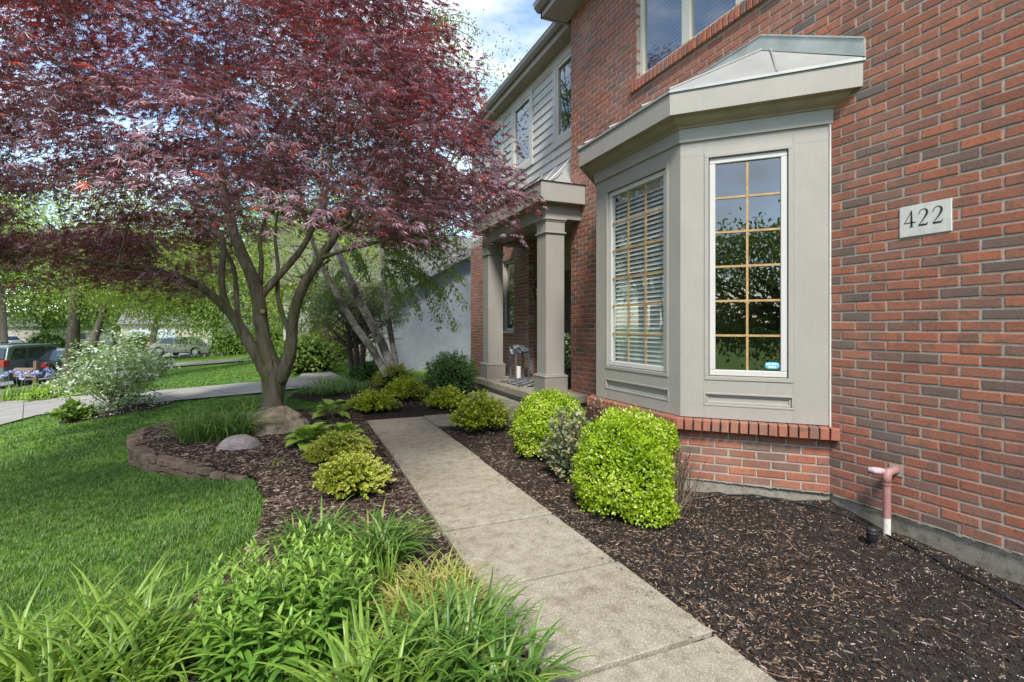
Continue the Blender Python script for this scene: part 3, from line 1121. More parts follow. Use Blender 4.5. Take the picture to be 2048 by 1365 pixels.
# eaves of the main block
ev = MB()
ev.box((3.27, -0.2, 5.86), (3.66, 6.62, 5.875))
ev.box((3.25, -0.2, 5.85), (3.272, 6.64, 6.06))
ev.box((3.25, 6.60, 5.85), (3.9, 6.64, 6.06))
eave = ev.build('eave', 'trim_paint', house)
gu = MB()
gu.extrude([(3.25, -0.2, 5.93), (3.20, -0.2, 5.93), (3.15, -0.2, 5.99), (3.14, -0.2, 6.06), (3.25, -0.2, 6.06)], (0, 6.86, 0))
gu.build('gutter', 'gutter_paint', eave)
rs = MB()
rs.quad((3.14, -0.4, 6.05), (3.14, 6.7, 6.05), (7.4, 6.7, 8.4), (7.4, -0.4, 8.4))
rs.build('roof', 'asphalt', house)

# upper siding wing
XS = 3.95
sid = Wall((XS, 0, 0), (-1, 0, 0), 'siding')
sb = MB()
WA, WB, WC = (-7.47, -6.30, 4.44, 5.67), (-9.30, -8.52, 4.44, 5.67), (-10.85, -10.0, 4.44, 5.67)
sid.backing(sb, -11.95, -6.2, 3.2, 5.95, [WA, WB, WC], rec=0.03, th=0.06)
sidw = sb.build('upper_wall', 'siding_paint', house)
z = 3.25
while z < 5.72:
    segs = [(-11.88, -6.25)]
    for h in (WA, WB, WC):
        if h[2] - .12 < z + .07 < h[3] + .12:
            ns = []
            for p, q in segs:
                if q <= h[0] - .12 or p >= h[1] + .12:
                    ns.append((p, q))
                else:
                    if p < h[0] - .12:
                        ns.append((p, h[0] - .12))
                    if q > h[1] + .12:
                        ns.append((h[1] + .12, q))
            segs = ns
    for p, q in segs:
        if q - p > .05:
            m = MB()
            m.add([sid.P(p, z, 0.0), sid.P(q, z, 0.0), sid.P(q, z + .165, -.022), sid.P(p, z + .165, -.022), sid.P(p, z, -.03), sid.P(q, z, -.03)],
                  [(0, 1, 2, 3), (4, 5, 1, 0)])
            m.build('siding_board', 'siding_paint', sidw)
    z += 0.152
tr = MB()
for h in (WA, WB, WC):
    for (s0, s1, z0, z1) in ((h[0] - .115, h[0], h[2] - .12, h[3] + .25), (h[1], h[1] + .115, h[2] - .12, h[3] + .25), (h[0], h[1], h[2] - .12, h[2]), (h[0], h[1], h[3], h[3] + .25)):
        tr.obox(sid.o, sid.d, sid.n, UP, (s0, -.04, z0), (s1, 0.012, z1))
tr.obox(sid.o, sid.d, sid.n, UP, (-11.97, -.04, 5.72), (-6.2, 0.006, 5.93))
tr.obox(sid.o, sid.d, sid.n, UP, (-11.97, -.04, 3.2), (-11.88, 0.010, 5.9))
tr.build('trim', 'siding_paint', sidw)
for h in (WA, WB, WC):
    casement('window', sid, h[0], h[1], h[2], h[3], (), 0.0, 'cream_frame', 'upper_glass', house, False, 0.05)
room((4.06, 6.5, 3.4), (7.0, 11.9, 5.84), 'room')
e2 = MB()
e2.box((3.74, 6.3, 5.855), (3.99, 12.2, 5.87))
e2.box((3.72, 6.3, 5.85), (3.742, 12.2, 6.04))
eave2 = e2.build('eave', 'soffit_paint', house)
g2 = MB()
g2.extrude([(3.72, 6.44, 5.95), (3.67, 6.44, 5.95), (3.63, 6.44, 6.0), (3.62, 6.44, 6.06), (3.72, 6.44, 6.06)], (0, 5.8, 0))
g2.build('gutter', 'gutter_paint', eave2)
MB().tube([(3.625, 6.44, 6.065), (3.625, 12.24, 6.065)], 0.012, 6).build('gutter_bead', 'trim_paint', eave2)
r2 = MB()
r2.quad((3.64, 6.44, 6.05), (3.64, 12.2, 6.05), (7.6, 12.2, 8.2), (7.6, 6.44, 8.2))
r2.build('roof', 'asphalt', house)
# side and back walls so that the house is closed
bk = MB()
bk.quad((3.95, 11.94, -0.3), (9.5, 11.94, -0.3), (9.5, 11.94, 6.0), (3.95, 11.94, 6.0))
bk.quad((9.5, 11.94, -0.3), (9.5, -0.5, -0.3), (9.5, -0.5, 6.0), (9.5, 11.94, 6.0))
bk.quad((3.7, 0.5, -0.3), (9.5, 0.5, -0.3), (9.5, 0.5, 6.0), (3.7, 0.5, 6.0))
bk.quad((3.72, 6.44, 2.9), (3.72, 6.44, 6.0), (7.0, 6.44, 6.0), (7.0, 6.44, 2.9))
bk.build('rear_wall', 'siding_paint', house)

# wing window under the porch
casement('window', far, FWIN[0], FWIN[1], FWIN[2], FWIN[3], (), 0.05, 'sash_white', 'window_glass', house, False, 0.05)
MB().obox(far.o, far.d, far.n, UP, (FWIN[0] - .03, -.05, FWIN[2] - .05), (FWIN[1] + .03, .03, FWIN[2])).build('window_sill', 'sash_white', house)
room((4.0, 8.6, 0.3), (7.0, 11.9, 2.9), 'room')

# ------------------------------------------------------------------ porch
PZ = 0.367
porch = bpy.data.objects.new('porch', None)
COL.objects.link(porch)
porch.parent = house
porch.location = (-0.3, 3.4, 0)
MB().box((2.97, 5.93, PZ - 0.11), (4.62, 8.82, PZ)).build('floor_slab', 'porch_concrete', porch, bevel=0.012)
MB().box((3.03, 5.98, -0.3), (4.6, 8.80, PZ - 0.11)).build('slab_base', 'foundation', porch)
MB().box((2.60, 6.62, -0.2), (3.03, 8.15, 0.18)).build('step', 'porch_concrete', porch, bevel=0.015)
def column(x, y):
    w = 0.285
    m = MB()
    m.box((x, y, PZ + .27), (x + w, y + w, 2.60))
    m.box((x - .004, y - .004, 2.60), (x + w + .004, y + w + .004, 2.81))
    c = m.build('column', 'column_paint', porch, bevel=0.004)
    k = MB()
    k.box((x - .022, y - .022, 2.60), (x + w + .022, y + w + .022, 2.622))
    k.box((x - .014, y - .014, 2.762), (x + w + .014, y + w + .014, 2.785))
    k.box((x - .028, y - .028, 2.785), (x + w + .028, y + w + .028, 2.808))
    k.build('capital', 'column_paint', c, bevel=0.004)
    k = MB()
    k.box((x - .035, y - .035, PZ), (x + w + .035, y + w + .035, PZ + .24))
    k.build('plinth', 'plinth_paint', c, bevel=0.004)
    k = MB()
    k.box((x - .042, y - .042, PZ + .24), (x + w + .042, y + w + .042, PZ + .262))
    k.box((x - .02, y - .02, PZ + .262), (x + w + .02, y + w + .02, PZ + .278))
    k.build('base_moulding', 'column_paint', c, bevel=0.006)
column(3.095, 6.155)
column(3.095, 8.465)
bm_ = MB()
bm_.box((3.09, 6.15, 2.81), (3.385, 8.76, 3.02))
bm_.box((3.385, 6.15, 2.81), (3.645, 6.44, 3.02))
bm_.box((3.385, 8.46, 2.81), (3.90, 8.76, 3.02))
bm_.build('beam', 'column_paint', porch, bevel=0.003)
MB().quad((3.3, 6.2, 2.95), (4.7, 6.2, 2.95), (4.7, 8.7, 2.95), (3.3, 8.7, 2.95)).build('ceiling', 'soffit_paint', porch)
so = MB()
so.quad((2.97, 6.03, 3.011), (3.9, 6.03, 3.011), (3.9, 8.88, 3.011), (2.97, 8.88, 3.011))
so.build('soffit', 'soffit_paint', porch)
fs_ = MB()
fs_.box((2.955, 6.02, 3.008), (2.985, 8.90, 3.27))
fs_.box((2.985, 6.02, 3.008), (3.635, 6.05, 3.27))
fs_.box((2.985, 8.87, 3.008), (3.89, 8.90, 3.27))
fs_.build('fascia', 'trim_paint', porch, bevel=0.002)
xs_, ys_ = np.linspace(2.935, 3.945, 22), np.linspace(6.0, 8.92, 58)
Xg, Yg = np.meshgrid(xs_, ys_, indexing='ij')
dd = np.minimum(np.minimum(Xg - 2.935, Yg - 6.0), 8.92 - Yg)
Zg = 3.275 + 0.70 * (np.clip(dd, 0, None) / 1.0) ** 1.75
I = np.arange(22 * 58).reshape(22, 58)
proof = npmesh('porch_roof', np.stack([Xg, Yg, Zg], -1).reshape(-1, 3), np.stack([I[:-1, :-1], I[1:, :-1], I[1:, 1:], I[:-1, 1:]], -1).reshape(-1, 4), 4, 'roof_metal', porch, None, True)
hp = MB()
for ye, sg in ((6.0, 1), (8.92, -1)):
    P = [Vector((2.935 + d, ye + sg * d, 3.285 + 0.70 * d ** 1.75)) for d in np.linspace(0, 0.7, 10)]
    hp.tube(P, 0.013, 6)
for yy in (6.95, 7.45, 7.95):
    P = [Vector((2.935 + d, yy, 3.285 + 0.70 * d ** 1.75)) for d in np.linspace(0, 1.0, 10)]
    hp.tube(P, 0.011, 5)
hp.build('roof_seam', 'roof_metal', proof)
# recessed entry: back wall with a glazed storm door
en = MB()
en.quad((4.6, 6.43, PZ), (4.6, 6.43, 3.0), (4.6, 8.48, 3.0), (4.6, 8.48, PZ))
en.quad((3.74, 6.43, PZ - .3), (3.74, 6.43, 3.0), (4.6, 6.43, 3.0), (4.6, 6.43, PZ - .3))
en.build('entry_wall', 'siding_paint', porch)
door = MB().box((4.56, 7.0, PZ + .02), (4.595, 7.95, PZ + 2.08)).build('door', 'sash_white', house, bevel=0.004)
MB().quad((4.555, 7.09, PZ + .15), (4.555, 7.09, PZ + 1.98), (4.555, 7.86, PZ + 1.98), (4.555, 7.86, PZ + .15)).build('pane', 'upper_glass', door)
MB().box((4.53, 7.02, PZ + 1.0), (4.56, 7.05, PZ + 1.12)).build('handle', 'black_iron', door)
MB().quad((4.59, 8.02, PZ + .1), (4.59, 8.02, PZ + 2.0), (4.59, 8.42, PZ + 2.0), (4.59, 8.42, PZ + .1)).build('sidelight', 'upper_glass', house)

# discharge pipe coming out of the wall
pp = thing('discharge_pipe', 'capped red pipe with a white foot standing against the brick wall', 'pipe', (3.50, 2.13, -0.08))
yp, _ = wallpt(1797, XW)
px0 = Vector((3.545, 2.075, 0))
def zpix(v, p):
    t = p.x * SN + p.y * CS
    return CH + (V0 - v) / F * t
r = 0.0225
zt = zpix(955, px0)
zm = zpix(1035, px0)
MB().tube([px0 + UP * (zm - .004), px0 + UP * (zt - .02)], r, 18).build('riser', 'pipe_red', pp, smooth=False)
MB().tube([px0 + UP * -0.25, px0 + UP * zm], r * .99, 18).build('foot', 'pvc_white', pp)
MB().tube([px0 + UP * (zt - .045), px0 + UP * (zt + .004), px0 + Vector((.01, 0.0, zt + .028)), px0 + Vector((.05, 0.0, zt + .036)), Vector((XW + .02, px0.y, zt + .036))], [.027, .027, .028, .026, .026], 16).build('elbow', 'pipe_red', pp, smooth=True)
MB().tube([px0 + Vector((0.005, .02, zt + .03)), px0 + Vector((-.03, .055, zt + .032)), px0 + Vector((-.055, .085, zt + .034))], [.024, .024, .019], 12, jit=.12).build('wrapped_end', 'pipe_rag', pp, smooth=True)
MB().obox(main.o, main.d, main.n, UP, (-px0.y - .04, -.02, zt - .0), (-px0.y + .045, 0.003, zt + .07)).build('wall_patch', 'mortar', pp)
MB().tube([px0 + UP * (zt - .046), px0 + UP * (zt - .036)], .029, 18).build('collar', 'pipe_red', pp)
# black path light head lying in the soil
bl = gp(1745, 1092, -0.06)
bc = Vector((bl.x, bl.y, bl.z))
bl_o = thing('landscape_light', 'short black plastic landscape light pushed into soil near the pipe', 'light', bc)
MB().lathe(bc, [(.020, -.03), (.021, .02), (.020, .03), (.029, .036), (.031, .045), (.034, .075), (.036, .079), (.036, .086), (.034, .09), (.033, .105), (.024, .114), (.004, .117)], 20).build('housing', 'black_plastic', bl_o, smooth=False)
MB().lathe(bc + Vector((0, 0, .079)), [(.0365, 0), (.0375, .003), (.0375, .006), (.0365, .009)], 20).build('rim', 'black_plastic', bl_o)
# drip line along the foundation
dl = MB()
P = []
for u, v in ((1375, 1000), (1440, 990), (1505, 987), (1560, 1000), (1620, 1012), (1690, 1025), (1760, 1050), (1830, 1080), (1900, 1112), (1975, 1150), (2060, 1195)):
    q = gp(u, v, 0.0)
    P.append(Vector((min(q.x, 3.6), q.y, float(bed_height(q.x, q.y)) + 0.016 + random.uniform(-.008, .012))))
dl.tube(P, 0.006, 6)
tag(dl.build('drip_hose', 'black_plastic', smooth=True), 'thin black drip hose lying along the foundation', 'hose')

# ------------------------------------------------------------------ things on the porch
lp = Vector((3.60, 8.22, PZ))
lan = thing('porch_lantern', 'grey metal floor lantern with a white candle on the porch', 'lantern', lp)
lw, lh = 0.125, 0.50
for sx in (-1, 1):
    for sy in (-1, 1):
        MB().box((lp.x + sx * lw - .012, lp.y + sy * lw - .012, PZ), (lp.x + sx * lw + .012, lp.y + sy * lw + .012, PZ + lh)).build('post', 'zinc', lan)
MB().box((lp.x - .15, lp.y - .15, PZ), (lp.x + .15, lp.y + .15, PZ + .02)).build('base', 'zinc', lan)
for sx, sy in ((-1, 0), (1, 0), (0, -1), (0, 1)):
    m = MB()
    n = 12
    for i in range(n):
        a0, a1 = math.pi * i / n, math.pi * (i + 1) / n
        r1, r2 = .105, .125
        pt = lambda a, rr: (lp.x + sx * lw + (rr * math.cos(a) if sy else 0), lp.y + sy * lw + (rr * math.cos(a) if sx else 0), PZ + lh - .1 + min(rr, .125) * math.sin(a) * (1 if rr < .12 else 1.1))
        m.quad(pt(a0, r1), pt(a1, r1), pt(a1, r2), pt(a0, r2))
    m.build('arch', 'zinc', lan)
m = MB()
m.add([(lp.x - .15, lp.y - .15, PZ + lh), (lp.x + .15, lp.y - .15, PZ + lh), (lp.x + .15, lp.y + .15, PZ + lh), (lp.x - .15, lp.y + .15, PZ + lh),
       (lp.x - .05, lp.y - .05, PZ + lh + .1), (lp.x + .05, lp.y - .05, PZ + lh + .1), (lp.x + .05, lp.y + .05, PZ + lh + .1), (lp.x - .05, lp.y + .05, PZ + lh + .1)],
      [(3, 2, 1, 0), (4, 5, 6, 7), (0, 1, 5, 4), (1, 2, 6, 5), (2, 3, 7, 6), (3, 0, 4, 7)])
m.build('roof', 'zinc', lan)
MB().lathe((lp.x - .02, lp.y, PZ + .021), [(.047, 0), (.047, .20), (.042, .205), (.006, .197)], 18).build('candle', 'candle_wax', lan, smooth=False)
mt = MB().box((3.12, 7.05, PZ + .001), (3.62, 7.95, PZ + .014))
t = NT('doormat')
ck = t.new('ShaderNodeTexChecker', Scale=9.0)
tcn = t.new('ShaderNodeTexCoord')
t.link(tcn.outputs['Object'], ck.inputs['Vector'])
ck.inputs['Color1'].default_value = (0.018, 0.02, 0.024, 1)
ck.inputs['Color2'].default_value = (0.30, 0.30, 0.29, 1)
nz_ = t.noise(18, 4, 0.7)
t.bsdf(t.mix(t.ramp(nz_, [(.44, (0, 0, 0)), (.5, (1, 1, 1))]), (0.02, 0.022, 0.026), ck.outputs['Color']), 0.95, t.bump(nz_, .5, .01))
tag(mt.build('doormat', 'doormat'), 'black and white patterned doormat on the porch floor', 'doormat')
wlp = Vector((4.04, 8.36, 1.78))
wla = thing('wall_lantern', 'black wall lantern with curved glass hanging beside the porch window', 'lantern', wlp)
MB().lathe(wlp, [(.02, 0), (.05, .01), (.055, .02)], 10).build('base', 'black_iron', wla)
MB().lathe(wlp + Vector((0, 0, .02)), [(.05, 0), (.08, .1), (.075, .2)], 10).build('glass', 'window_glass', wla)
MB().lathe(wlp + Vector((0, 0, .22)), [(.10, 0), (.085, .03), (.03, .09), (.01, .13)], 10).build('hood', 'black_iron', wla)
MB().tube([wlp + Vector((0, 0, .34)), wlp + Vector((0, .05, .38)), wlp + Vector((0, .12, .33))], .012, 6).build('arm', 'black_iron', wla)
for k in range(6):
    a = k * math.pi / 3
    MB().tube([wlp + Vector((.055 * math.cos(a), .055 * math.sin(a), .02)), wlp + Vector((.084 * math.cos(a), .084 * math.sin(a), .12)), wlp + Vector((.08 * math.cos(a), .08 * math.sin(a), .22))], .005, 4).build('cage_bar', 'black_iron', wla)
# ------------------------------------------------------------------ planting materials
leafmat('maple_leaf', [(0, (.080, .036, .048)), (.4, (.175, .096, .125)), (.76, (.37, .255, .31)), (.82, (.20, .045, .035)), (.92, (.46, .045, .030)), (1, (.62, .090, .025))],  # mauve carries the sky's sheen, bright reds the backlight, both as base colour
        (.46, .07, .08), 0.30, 0.34, 0.9, (1.1, (.60, .56, .56), (1.38, 1.32, 1.34)))
leafmat('green_leaf', [(0, (.085, .16, .024)), (.5, (.155, .26, .038)), (1, (.25, .36, .07))], (.30, .42, .04), 0.38)
leafmat('locust_leaf', [(0, (.14, .21, .028)), (.5, (.24, .32, .048)), (1, (.36, .44, .09))], (.48, .55, .07), 0.45)
leafmat('dark_leaf', [(0, (.040, .10, .018)), (.5, (.078, .17, .032)), (1, (.14, .25, .055))], (.15, .28, .03), 0.25)
leafmat('birch_leaf', [(0, (.10, .19, .030)), (.5, (.17, .28, .048)), (1, (.25, .37, .075))], (.30, .42, .05), 0.38)
leafmat('pine_needle', [(0, (.075, .115, .040)), (.5, (.13, .18, .06)), (1, (.20, .24, .085))], (.2, .28, .06), 0.25)
leafmat('boxwood_leaf', [(0, (.17, .28, .010)), (.5, (.32, .48, .015)), (.85, (.44, .58, .030)), (1, (.62, .70, .16))], (.50, .62, .03), 0.40, 0.32, 0.6)
leafmat('spirea_leaf', [(0, (.25, .35, .022)), (.5, (.42, .52, .035)), (1, (.60, .66, .09))], (.50, .55, .04), 0.35)
leafmat('juniper_leaf', [(0, (.17, .25, .030)), (.45, (.33, .41, .050)), (.8, (.52, .56, .08)), (1, (.62, .58, .16))], (.45, .42, .06), 0.25)
leafmat('rose_leaf', [(0, (.13, .19, .10)), (.5, (.22, .28, .155)), (.75, (.38, .35, .18)), (1, (.46, .28, .18))], (.3, .3, .1), 0.3)
leafmat('hosta_leaf', [(0, (.18, .33, .034)), (.5, (.28, .45, .055)), (1, (.42, .57, .095))], (.38, .52, .05), 0.3, 0.38)
leafmat('daylily_leaf', [(0, (.055, .135, .022)), (.5, (.105, .215, .036)), (.9, (.19, .31, .058)), (1, (.33, .36, .10))], (.34, .50, .06), 0.35, 0.38)
leafmat('lime_lily_leaf', [(0, (.10, .20, .024)), (.5, (.18, .31, .040)), (1, (.30, .42, .075))], (.42, .55, .06), 0.36, 0.38)
leafmat('liriope_leaf', [(0, (.075, .17, .033)), (.5, (.15, .28, .055)), (1, (.26, .39, .10))], (.25, .40, .06), 0.3, 0.4)
leafmat('yellow_grass_leaf', [(0, (.16, .23, .035)), (.4, (.29, .34, .06)), (.75, (.46, .43, .12)), (1, (.52, .42, .20))], (.55, .52, .1), 0.3)
leafmat('phlox_leaf', [(0, (.085, .20, .030)), (.5, (.19, .36, .055)), (1, (.40, .55, .10))], (.38, .55, .06), 0.35, 0.42)
leafmat('fringe_leaf', [(0, (.12, .21, .035)), (.5, (.20, .31, .055)), (.55, (.55, .60, .46)), (1, (.74, .77, .66))], (.4, .5, .15), 0.35)
leafmat('petal_white', [(0, (.60, .62, .58)), (1, (.80, .80, .76))], (.8, .8, .75), 0.3)
leafmat('petal_iris', [(0, (.28, .28, .55)), (.6, (.42, .43, .68)), (1, (.60, .60, .74))], (.4, .4, .8), 0.3)
leafmat('bow_grey', [(0, (.10, .13, .16)), (.7, (.20, .25, .28)), (1, (.70, .72, .70))], (.3, .3, .3), 0.15)
leafmat('grass_blade', [(0, (.052, .125, .018)), (.5, (.088, .205, .028)), (.9, (.145, .29, .050)), (1, (.25, .34, .10))], (.20, .36, .04), 0.30, 0.45, 0.4, (.9, (.80, .80, .72), (1.18, 1.14, 1.12)))
leafmat('bark_chip', [(0, (.024, .017, .013)), (.4, (.080, .054, .039)), (.7, (.165, .115, .082)), (.92, (.28, .21, .16)), (1, (.40, .33, .28))], (.1, .1, .1), 0.0, 0.8, 0.2)
leafmat('litter_chip', [(0, (.010, .008, .007)), (.5, (.030, .022, .016)), (.72, (.10, .060, .034)), (.9, (.24, .15, .085)), (1, (.40, .28, .17))], (.1, .1, .1), 0.0, 0.8, 0.2)
leafmat('perlite', [(0, (.42, .40, .35)), (1, (.66, .64, .60))], (.1, .1, .1), 0.0, 0.8, 0.2)
leafmat('twig', [(0, (.07, .050, .033)), (1, (.17, .13, .095))], (.1, .1, .1), 0.0, 0.8, 0.2)
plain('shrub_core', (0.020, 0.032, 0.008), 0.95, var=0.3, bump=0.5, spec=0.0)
plain('stem_green', (0.09, 0.15, 0.03), 0.6, var=0.2)
plain('stem_brown', (0.075, 0.055, 0.038), 0.85, var=0.3, scale=30, bump=0.5)
plain('stem_red', (0.12, 0.045, 0.035), 0.7, var=0.3, scale=30)

def bark(name, a, b, moss=None, scale=9.0, zs=0.25):
    t = NT(name)
    n1 = t.noise(scale, 6, 0.65, mapscale=(1, 1, zs), dist=0.5)
    n2 = t.noise(2.2, 3)
    c = t.ramp(n1, [(0.3, a), (0.7, b)])
    if moss:
        c = t.mix(t.ramp(n2, [(0.46, (0, 0, 0)), (0.62, (0.75, 0.75, 0.75))]), c, moss)
    n3 = t.noise(90, 4, 0.6)
    nb = t.bump(n1, 0.7, 0.03)
    t.bsdf(c, 0.9, t.bump(n3, 0.4, 0.006, nb), spec=0.2)
bark('maple_bark', (.055, .046, .035), (.27, .23, .18), (.11, .12, .040), 13.0, .18)
bark('maple_scar', (.115, .085, .062), (.215, .175, .135), None, 14)
bark('tree_bark', (.055, .046, .036), (.15, .125, .098))
t = NT('birch_bark')
n1 = t.noise(6, 6, 0.75, mapscale=(1, 1, 2.2), dist=.6)
n2 = t.noise(1.6, 4, 0.6)
c = t.ramp(n1, [(.34, (.05, .042, .036)), (.44, (.36, .335, .30)), (.7, (.60, .57, .53))])
c = t.mix(t.ramp(n2, [(.48, (0, 0, 0)), (.62, (.85, .85, .85))]), c, (.055, .045, .036))
t.bsdf(c, .85, t.bump(n1, .4, .01), spec=.2)
def stone(name, a, b, c2, s=4.0):
    t = NT(name)
    n1 = t.noise(s, 6, 0.65, dist=.4)
    n2 = t.noise(s * 9, 5, 0.7)
    c = t.ramp(n1, [(.3, a), (.55, b), (.75, c2)])
    c = t.mix(.7, c, t.ramp(n2, [(.3, (.68, .68, .66)), (.7, (1.18, 1.17, 1.15))]), 'MULTIPLY')
    nb = t.bump(n1, .5, .03)
    t.bsdf(c, .9, t.bump(n2, .6, .012, nb), spec=.2)
stone('boulder_tan', (.20, .155, .10), (.40, .325, .23), (.55, .47, .36), 6.0)
stone('boulder_grey', (.20, .175, .17), (.36, .315, .305), (.47, .43, .42), 9.0)
stone('edging_stone', (.105, .075, .052), (.185, .135, .095), (.25, .195, .14), 7)

# ------------------------------------------------------------------ plant builders
def bz(x, y):
    return float(bed_height(x, y)) if in_poly(np.array([x]), np.array([y]), BED)[0] else gz(x, y)

def blades(name, mat, c, n, spread, L, W, e0=(1.0, 1.45), bend=(1.2, 2.2), parent=None, seg=7, zfun=None, aim=None):
    """n arching strap leaves from a clump at c"""
    az = rng.uniform(0, 2 * np.pi, n)
    if aim is not None:
        az = rng.normal(aim[0], aim[1], n)
    rr = spread * np.sqrt(rng.random(n))
    a2 = rng.uniform(0, 2 * np.pi, n)
    bx0, by0 = c[0] + rr * np.cos(a2), c[1] + rr * np.sin(a2)
    z0 = np.full(n, c[2])
    ln = rng.uniform(L[0], L[1], n)
    wd = rng.uniform(W[0], W[1], n)
    el = rng.uniform(e0[0], e0[1], n)
    bd = rng.uniform(bend[0], bend[1], n)
    tw = rng.normal(0, .35, n)
    pos = np.stack([bx0, by0, z0], -1)
    V = np.zeros((n, seg + 1, 3, 3))
    p = pos.copy()
    for j in range(seg + 1):
        f = j / seg
        ang = el - bd * f ** 1.6
        azj = az + tw * f
        d = np.stack([np.cos(ang) * np.cos(azj), np.cos(ang) * np.sin(azj), np.sin(ang)], -1)
        side = np.stack([-np.sin(azj), np.cos(azj), np.zeros(n)], -1)
        up = np.cross(d, side) * -1
        w = wd * (0.55 + 1.6 * f * (1 - f)) * (1 - f ** 3.5) + 0.0006
        V[:, j, 0] = p + side * w[:, None] + up * (w * .45)[:, None]
        V[:, j, 1] = p
        V[:, j, 2] = p - side * w[:, None] + up * (w * .45)[:, None]
        p = p + d * (ln / seg)[:, None]
        p[:, 2] = np.maximum(p[:, 2], c[2] + 0.005)
    I = np.arange(n)[:, None, None] * (seg + 1) * 3 + (np.arange(seg) * 3)[None, :, None] + np.arange(2)[None, None, :]
    Fq = np.stack([I, I + 1, I + 4, I + 3], -1).reshape(-1, 4)
    return npmesh(name, V.reshape(-1, 3), Fq, 4, mat, parent, np.repeat(rng.random(n), (seg + 1) * 3), True)

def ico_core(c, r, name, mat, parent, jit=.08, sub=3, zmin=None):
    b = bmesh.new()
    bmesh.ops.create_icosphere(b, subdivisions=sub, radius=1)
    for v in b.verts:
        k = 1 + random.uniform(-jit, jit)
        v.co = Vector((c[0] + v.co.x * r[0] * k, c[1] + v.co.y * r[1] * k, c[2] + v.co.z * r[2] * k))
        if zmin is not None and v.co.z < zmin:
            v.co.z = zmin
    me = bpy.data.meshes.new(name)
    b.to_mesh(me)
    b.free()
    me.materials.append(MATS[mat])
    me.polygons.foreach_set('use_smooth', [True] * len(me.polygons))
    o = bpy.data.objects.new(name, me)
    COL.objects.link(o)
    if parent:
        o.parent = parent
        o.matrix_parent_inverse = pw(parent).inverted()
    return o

def shell_points(n, c, r, depth=.12, lump=.10, zlo=-.15, seed=0):
    """points spread over a lumpy half-ellipsoid, with their outward normals"""
    d = rvec(n * 3)
    d = d[d[:, 2] > zlo][:n]
    a = np.arctan2(d[:, 1], d[:, 0])
    k = 1 + lump * (vnoise(a * 1.6 + 9, d[:, 2] * 3 + 5, 1.7, seed) - .5) * 2 + lump * .6 * (vnoise(a * 4 + 3, d[:, 2] * 7, 1.5, seed + 4) - .5) * 2
    k = k * (1 - depth * rng.random(len(d)) ** 1.6)
    p = np.array(c)[None] + d * np.array(r)[None] * k[:, None]
    nn = nrm(d / np.array(r)[None])
    return p, nn

def clipped_shrub(name, label, c, r, n, size, mat, group=None, tmpl=OVAL, depth=.10, lump=.06, cat='shrub', sprout=.04, core=.86, zlo=-.55):
    root = thing(name, label, cat, (c[0], c[1], c[2] - r[2] * .55), group=group)
    p, nn = shell_points(n, c, r, depth, lump, zlo, int(abs(c[0] * 97)))
    k = rng.random(len(p)) < sprout
    p[k] += nn[k] * rng.uniform(.01, .05, (k.sum(), 1))
    keep = p[:, 2] > c[2] - r[2] * .62
    p, nn = p[keep], nn[keep]
    Z = nrm(nn + np.array([0, 0, .4]) + rng.normal(0, .45, nn.shape))
    X = nrm(rng.normal(0, .6, nn.shape) + nn * .4 + np.array([0, 0, .35]))
    leaves('foliage', tmpl, p, X, Z, rng.uniform(size[0], size[1], len(p)), np.clip(.15 + .75 * rng.random(len(p)) + .9 * (vnoise(p[:, 0] + p[:, 2], p[:, 1] - p[:, 2], 9, 2) - .5), 0, 1), mat, root)
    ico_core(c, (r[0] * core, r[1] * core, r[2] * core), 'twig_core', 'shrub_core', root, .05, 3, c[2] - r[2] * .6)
    return root

def loose_shrub(name, label, base, r, h, nst, per, size, mat, stem='stem_brown', group=None, tmpl=OVAL, cat='shrub', droop=.35, tip=.65):
    """upright-spreading stems, each carrying leaves along its outer part"""
    root = thing(name, label, cat, base, group=group)
    m = MB()
    P, X, Z, R = [], [], [], []
    for i in range(nst):
        a = random.uniform(0, 2 * math.pi)
        e = math.sqrt(random.random())
        ex, ey = r[0] * e * math.cos(a), r[1] * e * math.sin(a)
        hh = h * (1 - .55 * e * e) * random.uniform(.75, 1.1)
        b0 = Vector((base[0] + ex * .15, base[1] + ey * .15, base[2]))
        b1 = Vector((base[0] + ex * .6, base[1] + ey * .6, base[2] + hh * .65))
        b2 = Vector((base[0] + ex, base[1] + ey, base[2] + hh - droop * h * e * e * .4))
        m.tube([b0, b1, b2], [.005, .004, .002], 4, cap=False)
        tint = random.uniform(-.15, .15)
        for k in range(per):
            f = 1 - tip * random.random() ** 1.15
            q = (b0 * (1 - f) ** 2 + b1 * (2 * f * (1 - f)) + b2 * f * f)
            dv = (b2 - b1).normalized()
            P.append((q.x + random.gauss(0, .018), q.y + random.gauss(0, .018), q.z + random.gauss(0, .016)))
            o = Vector((random.gauss(0, 1), random.gauss(0, 1), random.gauss(0, .5)))
            X.append(tuple(dv * .8 + o * .7))
            Z.append((random.gauss(0, .5) + dv.x * .3, random.gauss(0, .5) + dv.y * .3, 1.0))
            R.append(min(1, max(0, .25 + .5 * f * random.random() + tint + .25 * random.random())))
    m.build('stems', stem, root)
    P, X, Z, R = map(np.array, (P, X, Z, R))
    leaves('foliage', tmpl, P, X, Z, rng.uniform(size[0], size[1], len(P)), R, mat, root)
    return root

